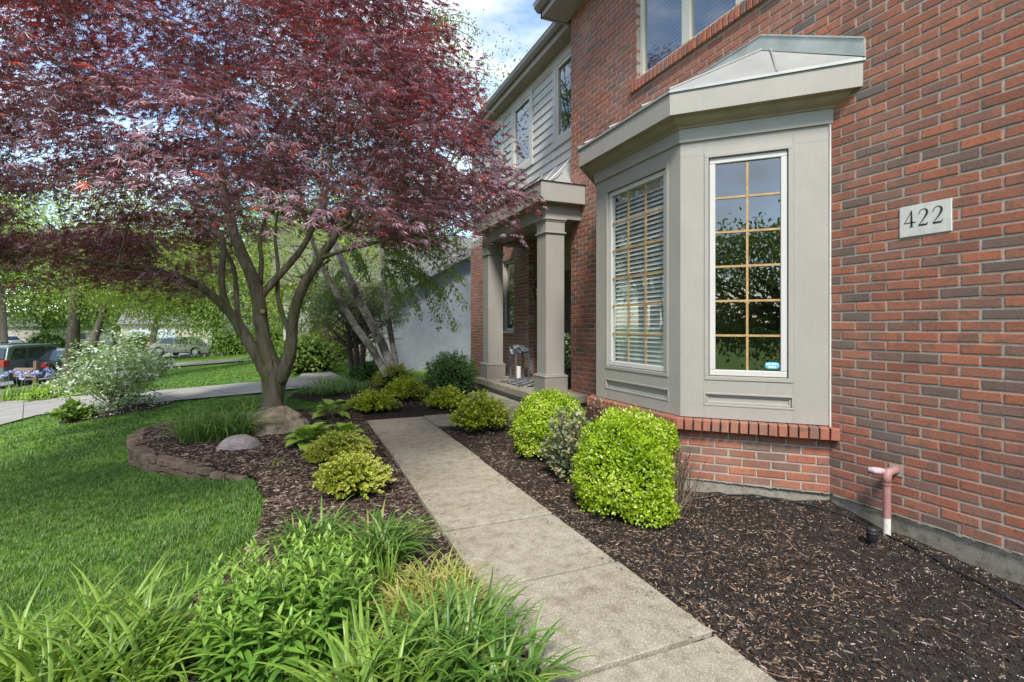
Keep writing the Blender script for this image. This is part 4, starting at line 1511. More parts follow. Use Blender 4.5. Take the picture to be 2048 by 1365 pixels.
def tree(name, label, base, tr, fork_z, c, r, K, per, size, mat, barkm='tree_bark', group=None, tmpl=LENS, cat='tree', clump=.32, flat=.55, low=-1.0):
    """trunk, limbs to K leaf clumps spread through an ellipsoid crown"""
    base, c = Vector(base), Vector(c)
    root = thing(name, label, cat, base, group=group)
    m = MB()
    fork = Vector((base.x + (c.x - base.x) * .25, base.y + (c.y - base.y) * .25, base.z + fork_z))
    mid = base.lerp(fork, .5) + Vector((random.uniform(-.08, .08), random.uniform(-.08, .08), 0))
    top = Vector((c.x, c.y, c.z + r[2] * .35))
    m.tube([base - UP * .2, base + UP * .15, mid, fork, fork.lerp(top, .5), top], [tr * 1.5, tr * 1.12, tr, tr * .9, tr * .5, tr * .12], 10, jit=.06)
    d = rvec(K * 3)
    d = d[d[:, 2] > low][:K]
    k = rng.uniform(.45, 1.0, len(d)) ** .5
    cc = np.array(c)[None] + d * np.array(r)[None] * k[:, None]
    for q in cc[::2]:
        q = Vector(q)
        f = random.uniform(.0, .6)
        s = fork.lerp(top, f)
        m.tube([s, s.lerp(q, .5) + UP * random.uniform(0, .3) * r[2] * .2, q], [tr * .28, tr * .16, tr * .04], 5, cap=False)
    m.build('trunk', barkm, root, smooth=True)
    n = len(cc) * per
    ci = np.repeat(np.arange(len(cc)), per)
    rs = np.mean(r) * clump
    off = rng.normal(0, 1, (n, 3)) * np.array([rs, rs, rs * flat]) * .62
    P = cc[ci] + off
    outw = nrm((P - np.array(c)) / np.array(r))
    X = nrm(outw * .6 + rng.normal(0, .7, (n, 3)) + np.array([0, 0, -.25]))
    Z = nrm(np.array([0, 0, 1.0]) + outw * .5 + rng.normal(0, .45, (n, 3)))
    rn = np.clip(.5 + .28 * rng.normal(size=n) + (rng.random(len(cc)) - .5)[ci] * .4, 0, 1)
    leaves('crown', tmpl, P, X, Z, rng.uniform(size[0], size[1], n), rn, mat, root)
    return root

# ------------------------------------------------------------------ Japanese maple
mb0 = gp(545, 838)
TM = mb0.x * SN + mb0.y * CS
maple = thing('japanese_maple', 'spreading Japanese maple with dark red leaves and a forked mossy trunk', 'tree', (mb0.x, mb0.y, mb0.z))
def limb(pts):
    return [at(u, v, TM + dt) for u, v, dt, r in pts], [r * .80 for *_, r in pts]
LIMBS = [
 [(543, 852, 0, .25), (543, 838, 0, .215), (544, 820, 0, .185), (547, 795, 0, .175), (549, 768, 0, .185), (547, 742, 0, .19), (545, 722, 0, .13), (544, 708, 0, .04)],
 [(540, 760, 0, .13), (522, 722, 0, .125), (500, 688, -.04, .105), (480, 655, -.1, .092), (458, 624, -.2, .082), (425, 592, -.35, .068), (392, 570, -.5, .058), (340, 549, -.8, .046), (270, 536, -1.2, .036), (200, 528, -1.6, .026), (120, 512, -2.1, .013)],
 [(459, 626, -.2, .062), (447, 590, -.15, .058), (443, 545, -.1, .055), (447, 505, -.05, .05), (440, 470, 0, .045), (405, 430, .1, .035), (360, 380, .2, .022)],
 [(478, 655, -.1, .05), (474, 610, 0, .046), (471, 560, .1, .042), (465, 530, .2, .038), (450, 500, .3, .03), (430, 450, .4, .022)],
 [(545, 730, 0, .15), (530, 690, -.02, .125), (522, 645, -.02, .118), (516, 595, 0, .118), (502, 550, 0, .108), (482, 503, .1, .098), (466, 460, .2, .084), (452, 405, .3, .066), (442, 330, .4, .046), (430, 230, .3, .026), (420, 120, .2, .012)],
 [(516, 600, 0, .075), (545, 566, .1, .066), (575, 533, .2, .06), (602, 500, .3, .054), (620, 468, .4, .048), (645, 410, .5, .036), (662, 330, .6, .025), (670, 200, .5, .012)],
 [(520, 570, .1, .05), (523, 520, .2, .042), (520, 480, .3, .036), (535, 420, .4, .028), (550, 330, .5, .016)],
 [(558, 765, 0, .13), (575, 722, 0, .118), (583, 680, 0, .105), (585, 645, -.02, .098), (593, 608, -.05, .092), (608, 570, -.1, .088), (632, 530, -.15, .078), (655, 496, -.2, .068), (676, 464, -.3, .056), (705, 410, -.45, .042), (745, 330, -.6, .028), (790, 230, -.8, .012)],
 [(581, 672, 0, .05), (565, 630, .1, .045), (555, 585, .2, .04), (556, 530, .3, .033), (550, 470, .4, .026), (560, 400, .5, .016)],
 [(600, 555, .1, .03), (640, 533, .1, .028), (660, 520, .0, .024)],
 [(640, 518, -.15, .042), (685, 502, -.45, .036), (735, 490, -.8, .030), (795, 474, -1.15, .022), (860, 462, -1.5, .014), (930, 440, -1.7, .008)],
 [(676, 464, -.3, .035), (730, 430, -.7, .03), (800, 395, -1.1, .024), (880, 370, -1.5, .016), (960, 360, -1.8, .009)],
]
nodes = []
wood = MB()
for L in LIMBS:
    P, R = limb(L)
    # resample smoothly
    Q, RR = [], []
    for i in range(len(P) - 1):
        p0, p1, p2, p3 = P[max(0, i - 1)], P[i], P[i + 1], P[min(len(P) - 1, i + 2)]
        for k in range(4):
            f = k / 4
            q = .5 * ((2 * p1) + (p2 - p0) * f + (2 * p0 - 5 * p1 + 4 * p2 - p3) * f * f + (3 * p1 - p0 - 3 * p2 + p3) * f ** 3)
            Q.append(q)
            RR.append(R[i] * (1 - f) + R[i + 1] * f)
    Q.append(P[-1])
    RR.append(R[-1])
    wood.tube(Q, RR, 12, jit=.045)
    for q, r_ in list(zip(Q, RR))[6:]:
        nodes.append((q, r_))
# crown: leaf sprays spread through a broad dome, held to the outline the tree shows
UB = lambda v: np.interp(v, [-60, 0, 60, 130, 170, 205, 250, 300, 350, 385, 430, 460, 480, 520, 600], [800, 850, 885, 930, 990, 1022, 1012, 985, 1060, 1085, 1045, 1000, 930, 790, 400])
VB = lambda u: np.interp(u, [-200, 0, 130, 220, 300, 380, 430, 500, 600, 700, 850, 950, 1050, 1100], [590, 575, 590, 612, 612, 600, 560, 478, 462, 478, 500, 486, 455, 420])
cx, cy = -0.45, 7.1
pads = []
tries = 0
while len(pads) < 830 and tries < 60000:
    tries += 1
    a = random.uniform(0, 2 * math.pi)
    rho = math.sqrt(random.random())
    R0 = 4.15 * (1 + .10 * math.sin(3 * a + 1) + .06 * math.sin(7 * a))
    x, y = cx + rho * R0 * math.cos(a), cy + rho * R0 * math.sin(a)
    zl = 2.35 - .55 * max(0, (rho - .5) / .5) ** 1.4
    zt = 2.5 + 4.3 * math.sqrt(max(0, 1 - rho ** 2.2))
    f = random.random() ** .75
    z = zl + (zt - zl) * f
    t_ = x * SN + y * CS
    if t_ < 2.1:
        continue
    u, v = U0 + F * (x * CS - y * SN) / t_, V0 - F * (z - CH) / t_
    m_ = 260 / t_ * .35
    if v > -250 and (u + m_ > UB(v) or v + m_ * .35 > VB(u)):
        continue
    if x > 2.45 and y > 5.4 and z > 2.4:
        continue
    if 2.5 < z < 3.4 and rho < .3:
        continue
    pads.append(Vector((x, y, z)))
for _ in range(105):                      # the low skirt sweeping out to the left, behind the long limb
    u, v, t_ = random.uniform(-80, 450), random.uniform(455, 600), random.uniform(5.8, 9.5)
    if v > VB(u) - 8 - 70 * float(vnoise(u * .011, 2.0, 1.0, 31)) or (v > 500 and random.random() < .5):
        continue
    p = at(u, v, t_)
    if (p.x - cx) ** 2 + (p.y - cy) ** 2 < 4.9 ** 2:
        pads.append(p)
pads.sort(key=lambda p: (p - Vector((cx, cy, 2.6))).length)
twigs = MB()
for p in pads:
    best, bd = None, 1e9
    for q, r_ in nodes:
        d = (q - p).length + max(0, q.z - p.z) * .5
        if d < bd:
            best, bd = (q, r_), d
    q, r_ = best
    ln = (p - q).length
    mid = q.lerp(p, .5) + UP * (.10 * ln) + Vector((random.gauss(0, .05), random.gauss(0, .05), 0)) * ln
    r0 = min(r_ * .6, .008 + .007 * ln)
    pts = [q, q.lerp(mid, .55) + UP * .02 * ln, mid, mid.lerp(p, .6) + UP * .03 * ln, p]
    twigs.tube(pts, [r0, r0 * .8, r0 * .62, r0 * .45, .0025], 5, cap=False)
    for s_, k_ in zip(pts[1:], (.8, .62, .45, .3)):
        nodes.append((s_, r0 * k_))
wood.build('trunk', 'maple_bark', maple, smooth=True)
twigs.build('branches', 'maple_bark', maple, smooth=True)['kind'] = 'stuff'
PP, XX, ZZ, SS, RN = [], [], [], [], []
for p in pads:
    t_ = p.x * SN + p.y * CS
    n = int(82 + 34 * random.random())
    rr = random.uniform(.30, .46)
    r1 = rr * np.sqrt(rng.random(n))
    a1 = rng.uniform(0, 2 * np.pi, n)
    out = np.array([p.x - cx, p.y - cy])
    ol = np.linalg.norm(out) + 1e-6
    od = out / ol
    tl = min(.55, .16 * ol)
    ox, oy = r1 * np.cos(a1), r1 * np.sin(a1)
    along = ox * od[0] + oy * od[1]
    oz = rng.normal(0, .05, n) - .35 * r1 ** 2 / rr - tl * .55 * along
    P = np.stack([p.x + ox, p.y + oy, p.z + oz], -1)
    X = np.stack([np.cos(a1) * .8 + od[0] * .5, np.sin(a1) * .8 + od[1] * .5, np.full(n, -.42)], -1) + rng.normal(0, .28, (n, 3))
    Z = np.array([od[0] * .30, od[1] * .30, 1.0])[None] + rng.normal(0, .30, (n, 3))
    rn = np.clip(rng.random(n) * .80 + random.uniform(-.12, .06), 0, .80)
    hi = np.clip((p.z - 2.3) / 2.2, 0, 1)
    red = rng.random(n) < (.02 + .55 * hi * (1 if random.random() < .42 else .14))  # backlight painted in: red leaf colour grows more likely higher in the crown
    rn[red] = rng.uniform(.84, 1.0, red.sum())
    PP.append(P); XX.append(X); ZZ.append(Z); RN.append(rn)
    SS.append(rng.uniform(.045, .074, n))
PP, XX, ZZ, SS, RN = map(np.concatenate, (PP, XX, ZZ, SS, RN))
tt = PP[:, 0] * SN + PP[:, 1] * CS
nearm = tt < 5.5
cr = leaves('crown', STAR7, PP[nearm], XX[nearm], ZZ[nearm], SS[nearm], RN[nearm], 'maple_leaf', maple)
leaves('crown', STAR5, PP[~nearm], XX[~nearm], ZZ[~nearm], SS[~nearm] * 1.1, RN[~nearm], 'maple_leaf', maple)
# bare wood: the long scar on the trunk and a sawn branch stub
def onwood(u, v, rad, k=0.0):
    return at(u, v, TM - rad)
sc_ = MB()
prof = [(531, 650, 4), (530, 690, 8), (533, 730, 11), (536, 765, 14), (540, 790, 16), (545, 812, 22), (545, 832, 28)]
vs, fs = [], []
for u, v, w in prof:
    for k in range(7):
        s = -1 + 2 * k / 6
        rad = .80 * {650: .118, 690: .128, 730: .165, 765: .19, 790: .18, 812: .19, 832: .215}[v]
        cu = {650: 522, 690: 530, 730: 544, 765: 549, 790: 547, 812: 545, 832: 543}[v]
        du = (u + s * w - cu) / F * TM
        dep = math.sqrt(max(0.0004, rad * rad - min(du * du, rad * rad * .96)))
        vs.append(at(u + s * w, v, TM - dep - .012 * (1 - s * s) - .004))
fs = [(i * 7 + k, i * 7 + k + 1, (i + 1) * 7 + k + 1, (i + 1) * 7 + k) for i in range(len(prof) - 1) for k in range(6)]
sc_.add(vs, fs)
sc_.build('trunk_scar', 'maple_scar', maple, smooth=True)
st = MB()
c0 = at(525, 623, TM - .08)
vw = (at(525, 623, 1) - Vector((0, 0, CH))).normalized()
st.tube([c0, c0 - vw * .045], [.036, .034], 14)
stub = st.build('pruned_stub', 'maple_bark', maple)
MB().tube([c0 - vw * .045, c0 - vw * .049], [.030, .030], 14).build('cut_face', 'muntin_wood', stub)
# ------------------------------------------------------------------ edging, boulders
ring = BED[9:19]
L = [0.0]
for a, b in zip(ring[:-1], ring[1:]):
    L.append(L[-1] + math.hypot(b[0] - a[0], b[1] - a[1]))
def ring_at(d):
    d = min(max(d, 0), L[-1] - 1e-6)
    i = max(j for j in range(len(L) - 1) if L[j] <= d)
    f = (d - L[i]) / (L[i + 1] - L[i])
    a, b = ring[i], ring[i + 1]
    return Vector((a[0] + (b[0] - a[0]) * f, a[1] + (b[1] - a[1]) * f, 0)), Vector((b[0] - a[0], b[1] - a[1], 0)).normalized()
edging = thing('stone_edging', 'low curved edging of tan concrete stones around the maple bed', 'edging', (ring[4][0], ring[4][1], gz(*ring[4])))
for course in range(3):
    d = .02 + .09 * (course % 2)
    while d < L[-1] - .15:
        ln = random.uniform(.17, .225)
        p, tdir = ring_at(d + ln / 2)
        nd = Vector((-tdir.y, tdir.x, 0))
        zt = 0.012 + .012 * min(1, d) - (0.02 if d < .3 else 0)
        z1 = zt - .062 * course
        z0 = z1 - .058
        if z1 > gz(p.x, p.y) - .05:
            b = bmesh.new()
            bmesh.ops.create_cube(b, size=1)
            bmesh.ops.bevel(b, geom=b.edges[:], offset=.12, segments=1, affect='EDGES')
            wd = .155 - .01 * course
            for v in b.verts:
                v.co = p + tdir * (v.co.x * (ln - .006)) + nd * (v.co.y * wd + random.uniform(-.007, .007)) + UP * ((z0 + z1) / 2 + v.co.z * (z1 - z0) + random.uniform(-.004, .004))
            me = bpy.data.meshes.new('stone')
            b.to_mesh(me)
            b.free()
            me.materials.append(MATS['edging_stone'])
            o = bpy.data.objects.new('stone', me)
            COL.objects.link(o)
            o.parent = edging
            o.matrix_parent_inverse = pw(edging).inverted()
        d += ln + .004
def boulder(name, label, c, r, mat, rot, lump=.16, seed=0):
    b = bmesh.new()
    bmesh.ops.create_icosphere(b, subdivisions=5, radius=1)
    from mathutils import noise as mn
    for v in b.verts:
        q = v.co.copy()
        k = 1 + lump * mn.noise(q * 1.3 + Vector((seed, 0, 0))) + lump * .5 * mn.noise(q * 3.1 + Vector((0, seed, 3))) + lump * .2 * mn.noise(q * 8)
        # flatten a few facets
        for nrmv, dd in ((Vector((.3, -.8, .5)), .82), (Vector((-.6, -.3, .7)), .86), (Vector((.7, .1, .7)), .84), (Vector((0, .2, 1)), .88)):
            nv = nrmv.normalized()
            ex = (q * k).dot(nv) - dd
            if ex > 0 and lump > .1:
                q = q - nv * ex * .7 / k
        p = Vector((q.x * r[0] * k, q.y * r[1] * k, q.z * r[2] * k))
        p.rotate(Matrix.Rotation(rot, 3, 'Z'))
        v.co = Vector(c) + p
    me = bpy.data.meshes.new(name)
    b.to_mesh(me)
    b.free()
    me.materials.append(MATS[mat])
    me.polygons.foreach_set('use_smooth', [True] * len(me.polygons))
    o = bpy.data.objects.new(name, me)
    COL.objects.link(o)
    return tag(o, label, 'boulder')
q = gp(551, 872)
boulder('boulder', 'large tan angular boulder at the foot of the maple', (q.x + .02, q.y + .16, .05), (.36, .25, .29), 'boulder_tan', .15, .36, 3)
q = gp(475, 908)
boulder('boulder', 'smooth rounded pinkish grey boulder in front of the tan one', (q.x, q.y + .08, .0), (.215, .14, .15), 'boulder_grey', .25, .06, 8)

# ------------------------------------------------------------------ bed planting
def onbed(u, v):
    p = gp(u, v, -.02)
    return (p.x, p.y, bz(p.x, p.y) - .005)
# boxwoods beside the bay
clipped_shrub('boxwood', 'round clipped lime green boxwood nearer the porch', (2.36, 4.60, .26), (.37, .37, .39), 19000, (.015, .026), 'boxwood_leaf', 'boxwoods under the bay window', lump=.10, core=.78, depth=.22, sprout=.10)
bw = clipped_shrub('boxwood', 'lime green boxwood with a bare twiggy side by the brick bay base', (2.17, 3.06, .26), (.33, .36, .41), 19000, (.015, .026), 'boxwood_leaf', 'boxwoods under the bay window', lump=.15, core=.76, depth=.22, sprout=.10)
# its trailing foot and its upper shoulder towards the bay
p1, n1 = shell_points(2200, (2.20, 2.78, .04), (.19, .15, .15), .2, .1, -.2, 5)
p2, n2 = shell_points(2500, (2.45, 3.04, .46), (.15, .16, .16), .2, .1, -.3, 6)
pp_, nn_ = np.concatenate([p1, p2]), np.concatenate([n1, n2])
leaves('foliage', OVAL, pp_, nrm(rng.normal(0, .6, nn_.shape) + nn_ * .5 + np.array([0, 0, .35])), nrm(nn_ + rng.normal(0, .55, nn_.shape)), rng.uniform(.015, .026, len(pp_)), rng.random(len(pp_)), 'boxwood_leaf', bw)
tw = MB()
for i in range(170):
    a = random.uniform(0, 1)
    b0 = Vector((2.44 + random.gauss(0, .05), 2.90 + random.gauss(0, .05), -.03))
    b2 = Vector((2.60 + random.gauss(0, .06), 3.0 + random.gauss(0, .10), .30 + random.uniform(-.08, .14)))
    mid = b0.lerp(b2, .5) + Vector((random.gauss(.02, .03), random.gauss(-.02, .03), random.gauss(0, .03)))
    tw.tube([b0, b0.lerp(mid, .5) + Vector((random.gauss(0, .012), random.gauss(0, .012), 0)), mid, b2], [.0045, .0035, .003, .0018], 4, cap=False, rnd=random.uniform(.01, 1))
tw.build('bare_twigs', 'twig', bw)
# rose between them
loose_shrub('rose_bush', 'grey green rose bush with reddish tips between the two boxwoods', (2.16, 3.84, -.04), (.30, .30), .60, 60, 40, (.028, .050), 'rose_leaf', 'stem_red', tip=.85)
rs_ = onbed(1215, 850)
loose_shrub('rose_shoot', 'thin brownish rose shoots against the bay sill', (2.62, 4.05, .1), (.10, .22), .62, 16, 9, (.022, .038), 'rose_leaf', 'stem_red', tip=.35)
# golden spireas round the end of the walk
def spirea(label, u, v, rx, h, n, **kw):
    b = onbed(u, v)
    loose_shrub('spirea', label, b, (rx, rx * .9), h, n, 26, (.028, .048), 'spirea_leaf', 'stem_brown', group='golden spireas', **kw)
spirea('golden spirea standing between the walk and the porch step', 962, 862, .40, .50, 150)
spirea('small golden spirea behind the front walk left of the porch step', 893, 815, .40, .34, 120)
spirea('wide golden spirea to the left of the far end of the walk', 745, 822, .46, .32, 150)
spirea('golden spirea at the foot of the birch behind the walk', 812, 800, .50, .42, 150)
clipped_shrub('evergreen_shrub', 'dark green glossy shrub against the brick corner beyond the porch', (2.78, 9.75, .30), (.52, .50, .46), 4600, (.035, .06), 'dark_leaf', None, LENS, .3, .22, sprout=.2, core=.75)
clipped_shrub('evergreen_shrub', 'taller dark green shrub touching the porch slab on its far side', (2.50, 8.75, .28), (.36, .36, .40), 3000, (.03, .05), 'dark_leaf', None, LENS, .3, .25, sprout=.2, core=.75)
# golden junipers
def juniper(label, u, v, r, n, k):
    b = onbed(u, v)
    root = thing('golden_juniper', label, 'shrub', b, group='golden junipers')
    c = (b[0], b[1], b[2] + .02)
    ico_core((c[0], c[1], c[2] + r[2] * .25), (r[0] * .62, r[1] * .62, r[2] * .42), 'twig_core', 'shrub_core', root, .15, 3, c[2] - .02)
    P, X, Z, R, S = [], [], [], [], []
    for i in range(n):
        a = random.uniform(0, 2 * math.pi)
        e = math.sqrt(random.random())
        el = random.uniform(.15, 1.0) if e > .5 else random.uniform(.6, 1.4)
        d = Vector((math.cos(a) * math.cos(el), math.sin(a) * math.cos(el), math.sin(el) * .8))
        s = Vector((c[0] + r[0] * e * .72 * math.cos(a), c[1] + r[1] * e * .72 * math.sin(a), c[2] + r[2] * (.95 - .75 * e * e) * random.uniform(.75, 1)))
        ln = random.uniform(.06, .14) * k
        tint = random.uniform(-.12, .2)
        for j in range(34):
            f = random.random()
            q = s + d * ln * f + UP * (-.02 * f * f)
            o = Vector((random.gauss(0, 1), random.gauss(0, 1), random.gauss(0, .7))).normalized()
            P.append(tuple(q)); X.append(tuple(d * .9 + o * .75)); Z.append((o.y, -o.x, .9))
            R.append(min(1, max(0, .36 + .5 * f + tint + random.uniform(-.12, .12)))); S.append(random.uniform(.018, .036) * (1.25 - .5 * f))
    P, X, Z, R, S = map(np.array, (P, X, Z, R, S))
    leaves('foliage', LENS, P, X, Z, S, R, 'juniper_leaf', root)
juniper('rounded yellow green juniper beside the walk, the farther one', 680, 925, (.36, .30, .25), 520, .9)
juniper('spiky golden juniper beside the walk, nearer the daylilies', 703, 985, (.30, .26, .25), 330, 1.25)
juniper('yellow green juniper at the base of the leaning birch', 790, 778, (.55, .5, .50), 300, 1.5)

# hostas, leaf by leaf
def hosta_leaf_mesh(var):
    r = random.Random(var)
    n, w = 7, 4
    vs, fs = [], []
    bend = r.uniform(.5, 1.1)
    for i in range(n + 1):
        f = i / n
        wd = .43 * math.sin(math.pi * min(1, f * .93 + .07) ** .8) * (1 - f ** 4 * .2)
        z = .12 * math.sin(f * 2.4) - bend * .35 * f * f
        for j in range(-w // 2, w // 2 + 1):
            s = j / (w / 2)
            vs.append((f, s * wd, z + abs(s) * .10 * (1 - .3 * f) + .015 * math.sin(9 * f + 3 * s)))
    k = w + 1
    fs = [(i * k + j, i * k + j + 1, (i + 1) * k + j + 1, (i + 1) * k + j) for i in range(n) for j in range(w)]
    b = len(vs)
    vs += [(-.45, .012, -.35), (-.45, -.012, -.35), (0.02, .02, .0), (0.02, -.02, .0)]
    fs.append((b, b + 1, b + 3, b + 2))
    me = bpy.data.meshes.new('leaf')
    me.from_pydata(vs, [], fs)
    a = me.attributes.new('rnd', 'FLOAT', 'POINT')
    a.data.foreach_set('value', np.full(len(vs), r.random(), dtype=np.float32))
    me.polygons.foreach_set('use_smooth', [True] * len(me.polygons))
    me.materials.append(MATS['hosta_leaf'])
    return me
HL = [hosta_leaf_mesh(k) for k in range(8)]
def hosta(label, u, v, n, size, rad, hgt, elv=(.2, .9)):
    b = onbed(u, v)
    root = thing('hosta', label, 'plant', b, group='hostas in the maple bed')
    for i in range(n):
        a = 2.4 * i + random.uniform(-.4, .4)
        e = (i + .5) / n
        o = bpy.data.objects.new('leaf', random.choice(HL))
        COL.objects.link(o)
        o.parent = root
        s = random.uniform(size[0], size[1])
        o.location = (rad * e * math.cos(a), rad * e * math.sin(a), hgt * (1.15 - .7 * e))
        o.rotation_euler = (random.uniform(-.25, .25), -(elv[1] + (elv[0] - elv[1]) * e) + random.uniform(-.15, .15), a)
        o.scale = (s, s, s)
hosta('bright green hosta nearest the tan boulder, left of a similar one', 622, 897, 30, (.15, .21), .16, .13, (-.05, .8))
hosta('bright green hosta beside the walk, right of a similar one', 690, 888, 27, (.14, .20), .15, .13, (-.05, .8))
hosta('small pale hosta with round leaves behind the others', 662, 838, 14, (.16, .22), .14, .16, (-.2, .5))

# strap-leaved clumps
def clump(name, label, mat, c, n, spread, L, W, cat='plant', group=None, **kw):
    o = blades(name, mat, c, n, spread, L, W, **kw)
    return tag(o, label, cat, group)
def nearbed(u, v):
    p = gp(u, v)
    return (p.x, p.y, bz(p.x, p.y) - .02)
GD = 'daylily clumps in the bed'
c = nearbed(215, 1395)
clump('daylily', 'big lime green daylily clump in the bottom left corner', 'lime_lily_leaf', c, 330, .24, (.30, .56), (.006, .0115), group=GD, e0=(.9, 1.5), bend=(.9, 2.1))
c = nearbed(40, 1400)
clump('daylily', 'lime green daylily clump cut by the left edge of the picture', 'lime_lily_leaf', c, 200, .18, (.28, .48), (.006, .011), group=GD, e0=(.9, 1.5), bend=(.9, 2.1))
c = nearbed(905, 1335)
clump('daylily', 'dense daylily clump spilling over the walk edge at bottom centre', 'daylily_leaf', c, 230, .16, (.26, .46), (.0055, .010), group=GD, e0=(.9, 1.5), bend=(1.1, 2.4))
c = nearbed(1010, 1385)
clump('daylily', 'daylily clump overhanging the slab nearest the viewer', 'daylily_leaf', c, 120, .11, (.24, .40), (.005, .0095), group=GD, e0=(.8, 1.45), bend=(1.1, 2.3))
c = nearbed(745, 1400)
clump('daylily', 'bright daylily clump in front of the leafy phlox at the bottom edge', 'lime_lily_leaf', c, 170, .15, (.26, .44), (.0055, .0105), group=GD, e0=(.95, 1.5), bend=(1.0, 2.2))
c = nearbed(760, 1118)
clump('daylily', 'green daylily clump between the phlox and the walk', 'daylily_leaf', c, 230, .12, (.28, .44), (.005, .0085), group=GD, e0=(.9, 1.45), bend=(1.3, 2.5))
c = nearbed(628, 1096)
clump('daylily', 'green daylily clump behind the leafy phlox', 'daylily_leaf', c, 170, .12, (.26, .40), (.005, .0085), group=GD, e0=(.8, 1.4), bend=(1.3, 2.5))
c = nearbed(770, 1190)
clump('daylily', 'narrow upright daylily shoot beside the yellow grass', 'lime_lily_leaf', c, 30, .04, (.20, .32), (.004, .0065), group=GD, e0=(1.3, 1.55), bend=(.2, .7))
c = nearbed(862, 1215)
clump('golden_grass', 'mound of yellow striped ornamental grass at the walk edge', 'yellow_grass_leaf', c, 760, .19, (.17, .33), (.0024, .0046), group=None, e0=(.8, 1.5), bend=(1.2, 2.9))
clump('liriope', 'arching green liriope clump behind the grey boulder', 'liriope_leaf', onbed(460, 892), 340, .22, (.34, .60), (.004, .0068), group='liriope clumps', e0=(.8, 1.45), bend=(1.2, 2.4))
clump('liriope', 'arching green liriope clump at the left end of the maple bed', 'liriope_leaf', onbed(395, 902), 280, .18, (.32, .54), (.004, .0068), group='liriope clumps', e0=(.8, 1.45), bend=(1.2, 2.4))
clump('fern_tuft', 'small yellow green tuft left of the maple trunk', 'lime_lily_leaf', onbed(500, 838), 60, .10, (.18, .32), (.006, .011), e0=(.8, 1.4), bend=(.8, 1.8))
clump('grass_seedling', 'tiny grass tuft growing in the mulch beside the edging', 'lime_lily_leaf', onbed(547, 940), 16, .06, (.08, .15), (.0025, .004), e0=(.3, 1.3), bend=(.8, 1.8))
for lab, u, v, n, sp in (('low grassy ground cover left of the second mulch island', 640, 790, 260, .35), ('low grassy ground cover beside the cedar stems', 700, 782, 260, .40), ('low grassy ground cover at the far end of the mulch island', 668, 772, 220, .40)):
    clump('ground_cover', lab, 'liriope_leaf', onbed(u, v), n, sp, (.22, .40), (.005, .009), group='grassy ground cover', e0=(.7, 1.4), bend=(1.2, 2.4))
# phlox: leafy upright stems
def phlox():
    b = nearbed(578, 1285)
    root = thing('phlox', 'leafy light green phlox clump with many upright stems at the front of the bed', 'plant', b)
    P, X, Z, R, S = [], [], [], [], []
    m = MB()
    for i in range(120):
        a = random.uniform(0, 2 * math.pi)
        e = math.sqrt(random.random())
        # wide across the view, shallower in depth
        bx_, by_ = b[0] + .30 * e * math.cos(a), b[1] + .23 * e * math.sin(a)
        h = random.uniform(.32, .52) * (1 - .28 * e)
        lean = Vector((math.cos(a) * .22 * e + random.gauss(0, .05), math.sin(a) * .22 * e + random.gauss(0, .05), 1)).normalized()
        s0 = Vector((bx_, by_, b[2]))
        s1 = s0 + lean * h
        m.tube([s0, s0.lerp(s1, .5) + Vector((random.gauss(0, .006), random.gauss(0, .006), 0)), s1], [.004, .0034, .002], 5, cap=False)
        nn = 11
        tint = random.uniform(-.1, .1)
        for k in range(nn):
            f = .12 + .88 * k / (nn - 1)
            for s in (0, 1):
                az = k * 1.57 + s * math.pi + random.gauss(0, .25) + i
                el = .15 + 1.05 * max(0, (f - .55) / .45) ** 1.5 + random.gauss(0, .15)
                P.append(tuple(s0.lerp(s1, f)))
                X.append((math.cos(az) * math.cos(el), math.sin(az) * math.cos(el), math.sin(el)))
                Z.append((-math.cos(az) * math.sin(el), -math.sin(az) * math.sin(el), math.cos(el)))
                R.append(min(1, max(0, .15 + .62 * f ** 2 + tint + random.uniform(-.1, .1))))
                S.append(random.uniform(.068, .108) * (1.0 - .45 * f ** 3))
    m.build('stems', 'stem_green', root, smooth=True)
    P, X, Z, R, S = map(np.array, (P, X, Z, R, S))
    n = 6
    vs, fs = [], []
    for i in range(n + 1):
        f = i / n
        w = .135 * math.sin(math.pi * (f * .92 + .06) ** .75) if f < 1 else 0.004
        z = .05 - .30 * f * f
        vs += [(f, w, z + .035), (f, 0, z), (f, -w, z + .035)]
    for i in range(n):
        for j in range(2):
            a = i * 3 + j
            fs += [(a, a + 3, a + 4), (a, a + 4, a + 1)]
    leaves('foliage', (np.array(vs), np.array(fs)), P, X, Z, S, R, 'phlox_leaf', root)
phlox()

# ------------------------------------------------------------------ mulch chips, litter and grass
SHARD = (np.array([(-.5, -.12, 0), (.5, -.07, .02), (.46, .09, 0), (-.48, .10, .01), (0, 0, .13)], float), np.array([(0, 1, 4), (1, 2, 4), (2, 3, 4), (3, 0, 4)]))
def scatter_bed(name, label, n, box, keep, size, mat, tmpl, lift, flat=.25, kind='stuff', pw_=1.0):
    x = rng.uniform(box[0], box[1], n)
    y = box[2] + (box[3] - box[2]) * rng.random(n) ** pw_
    k = in_poly(x, y, BED) & keep(x, y)
    x, y = x[k], y[k]
    z = bed_z(x, y) + lift
    m = len(x)
    a = rng.uniform(0, 2 * np.pi, m)
    X = np.stack([np.cos(a), np.sin(a), rng.normal(0, flat * .6, m)], -1)
    Z = np.stack([rng.normal(0, flat, m), rng.normal(0, flat, m), np.ones(m)], -1)
    o = leaves(name, tmpl, np.stack([x, y, z], -1), X, Z, rng.uniform(size[0], size[1], m) ** 1.0, rng.random(m) ** 1.1, mat)
    return tag(o, label, 'mulch', kind=kind)
offwalk = lambda x, y: ~((x > .84) & (x < 1.64) & (y < 7.26)) & ~((x > 1.6) & (x < 2.98) & (y > 6.48) & (y < 8.2))
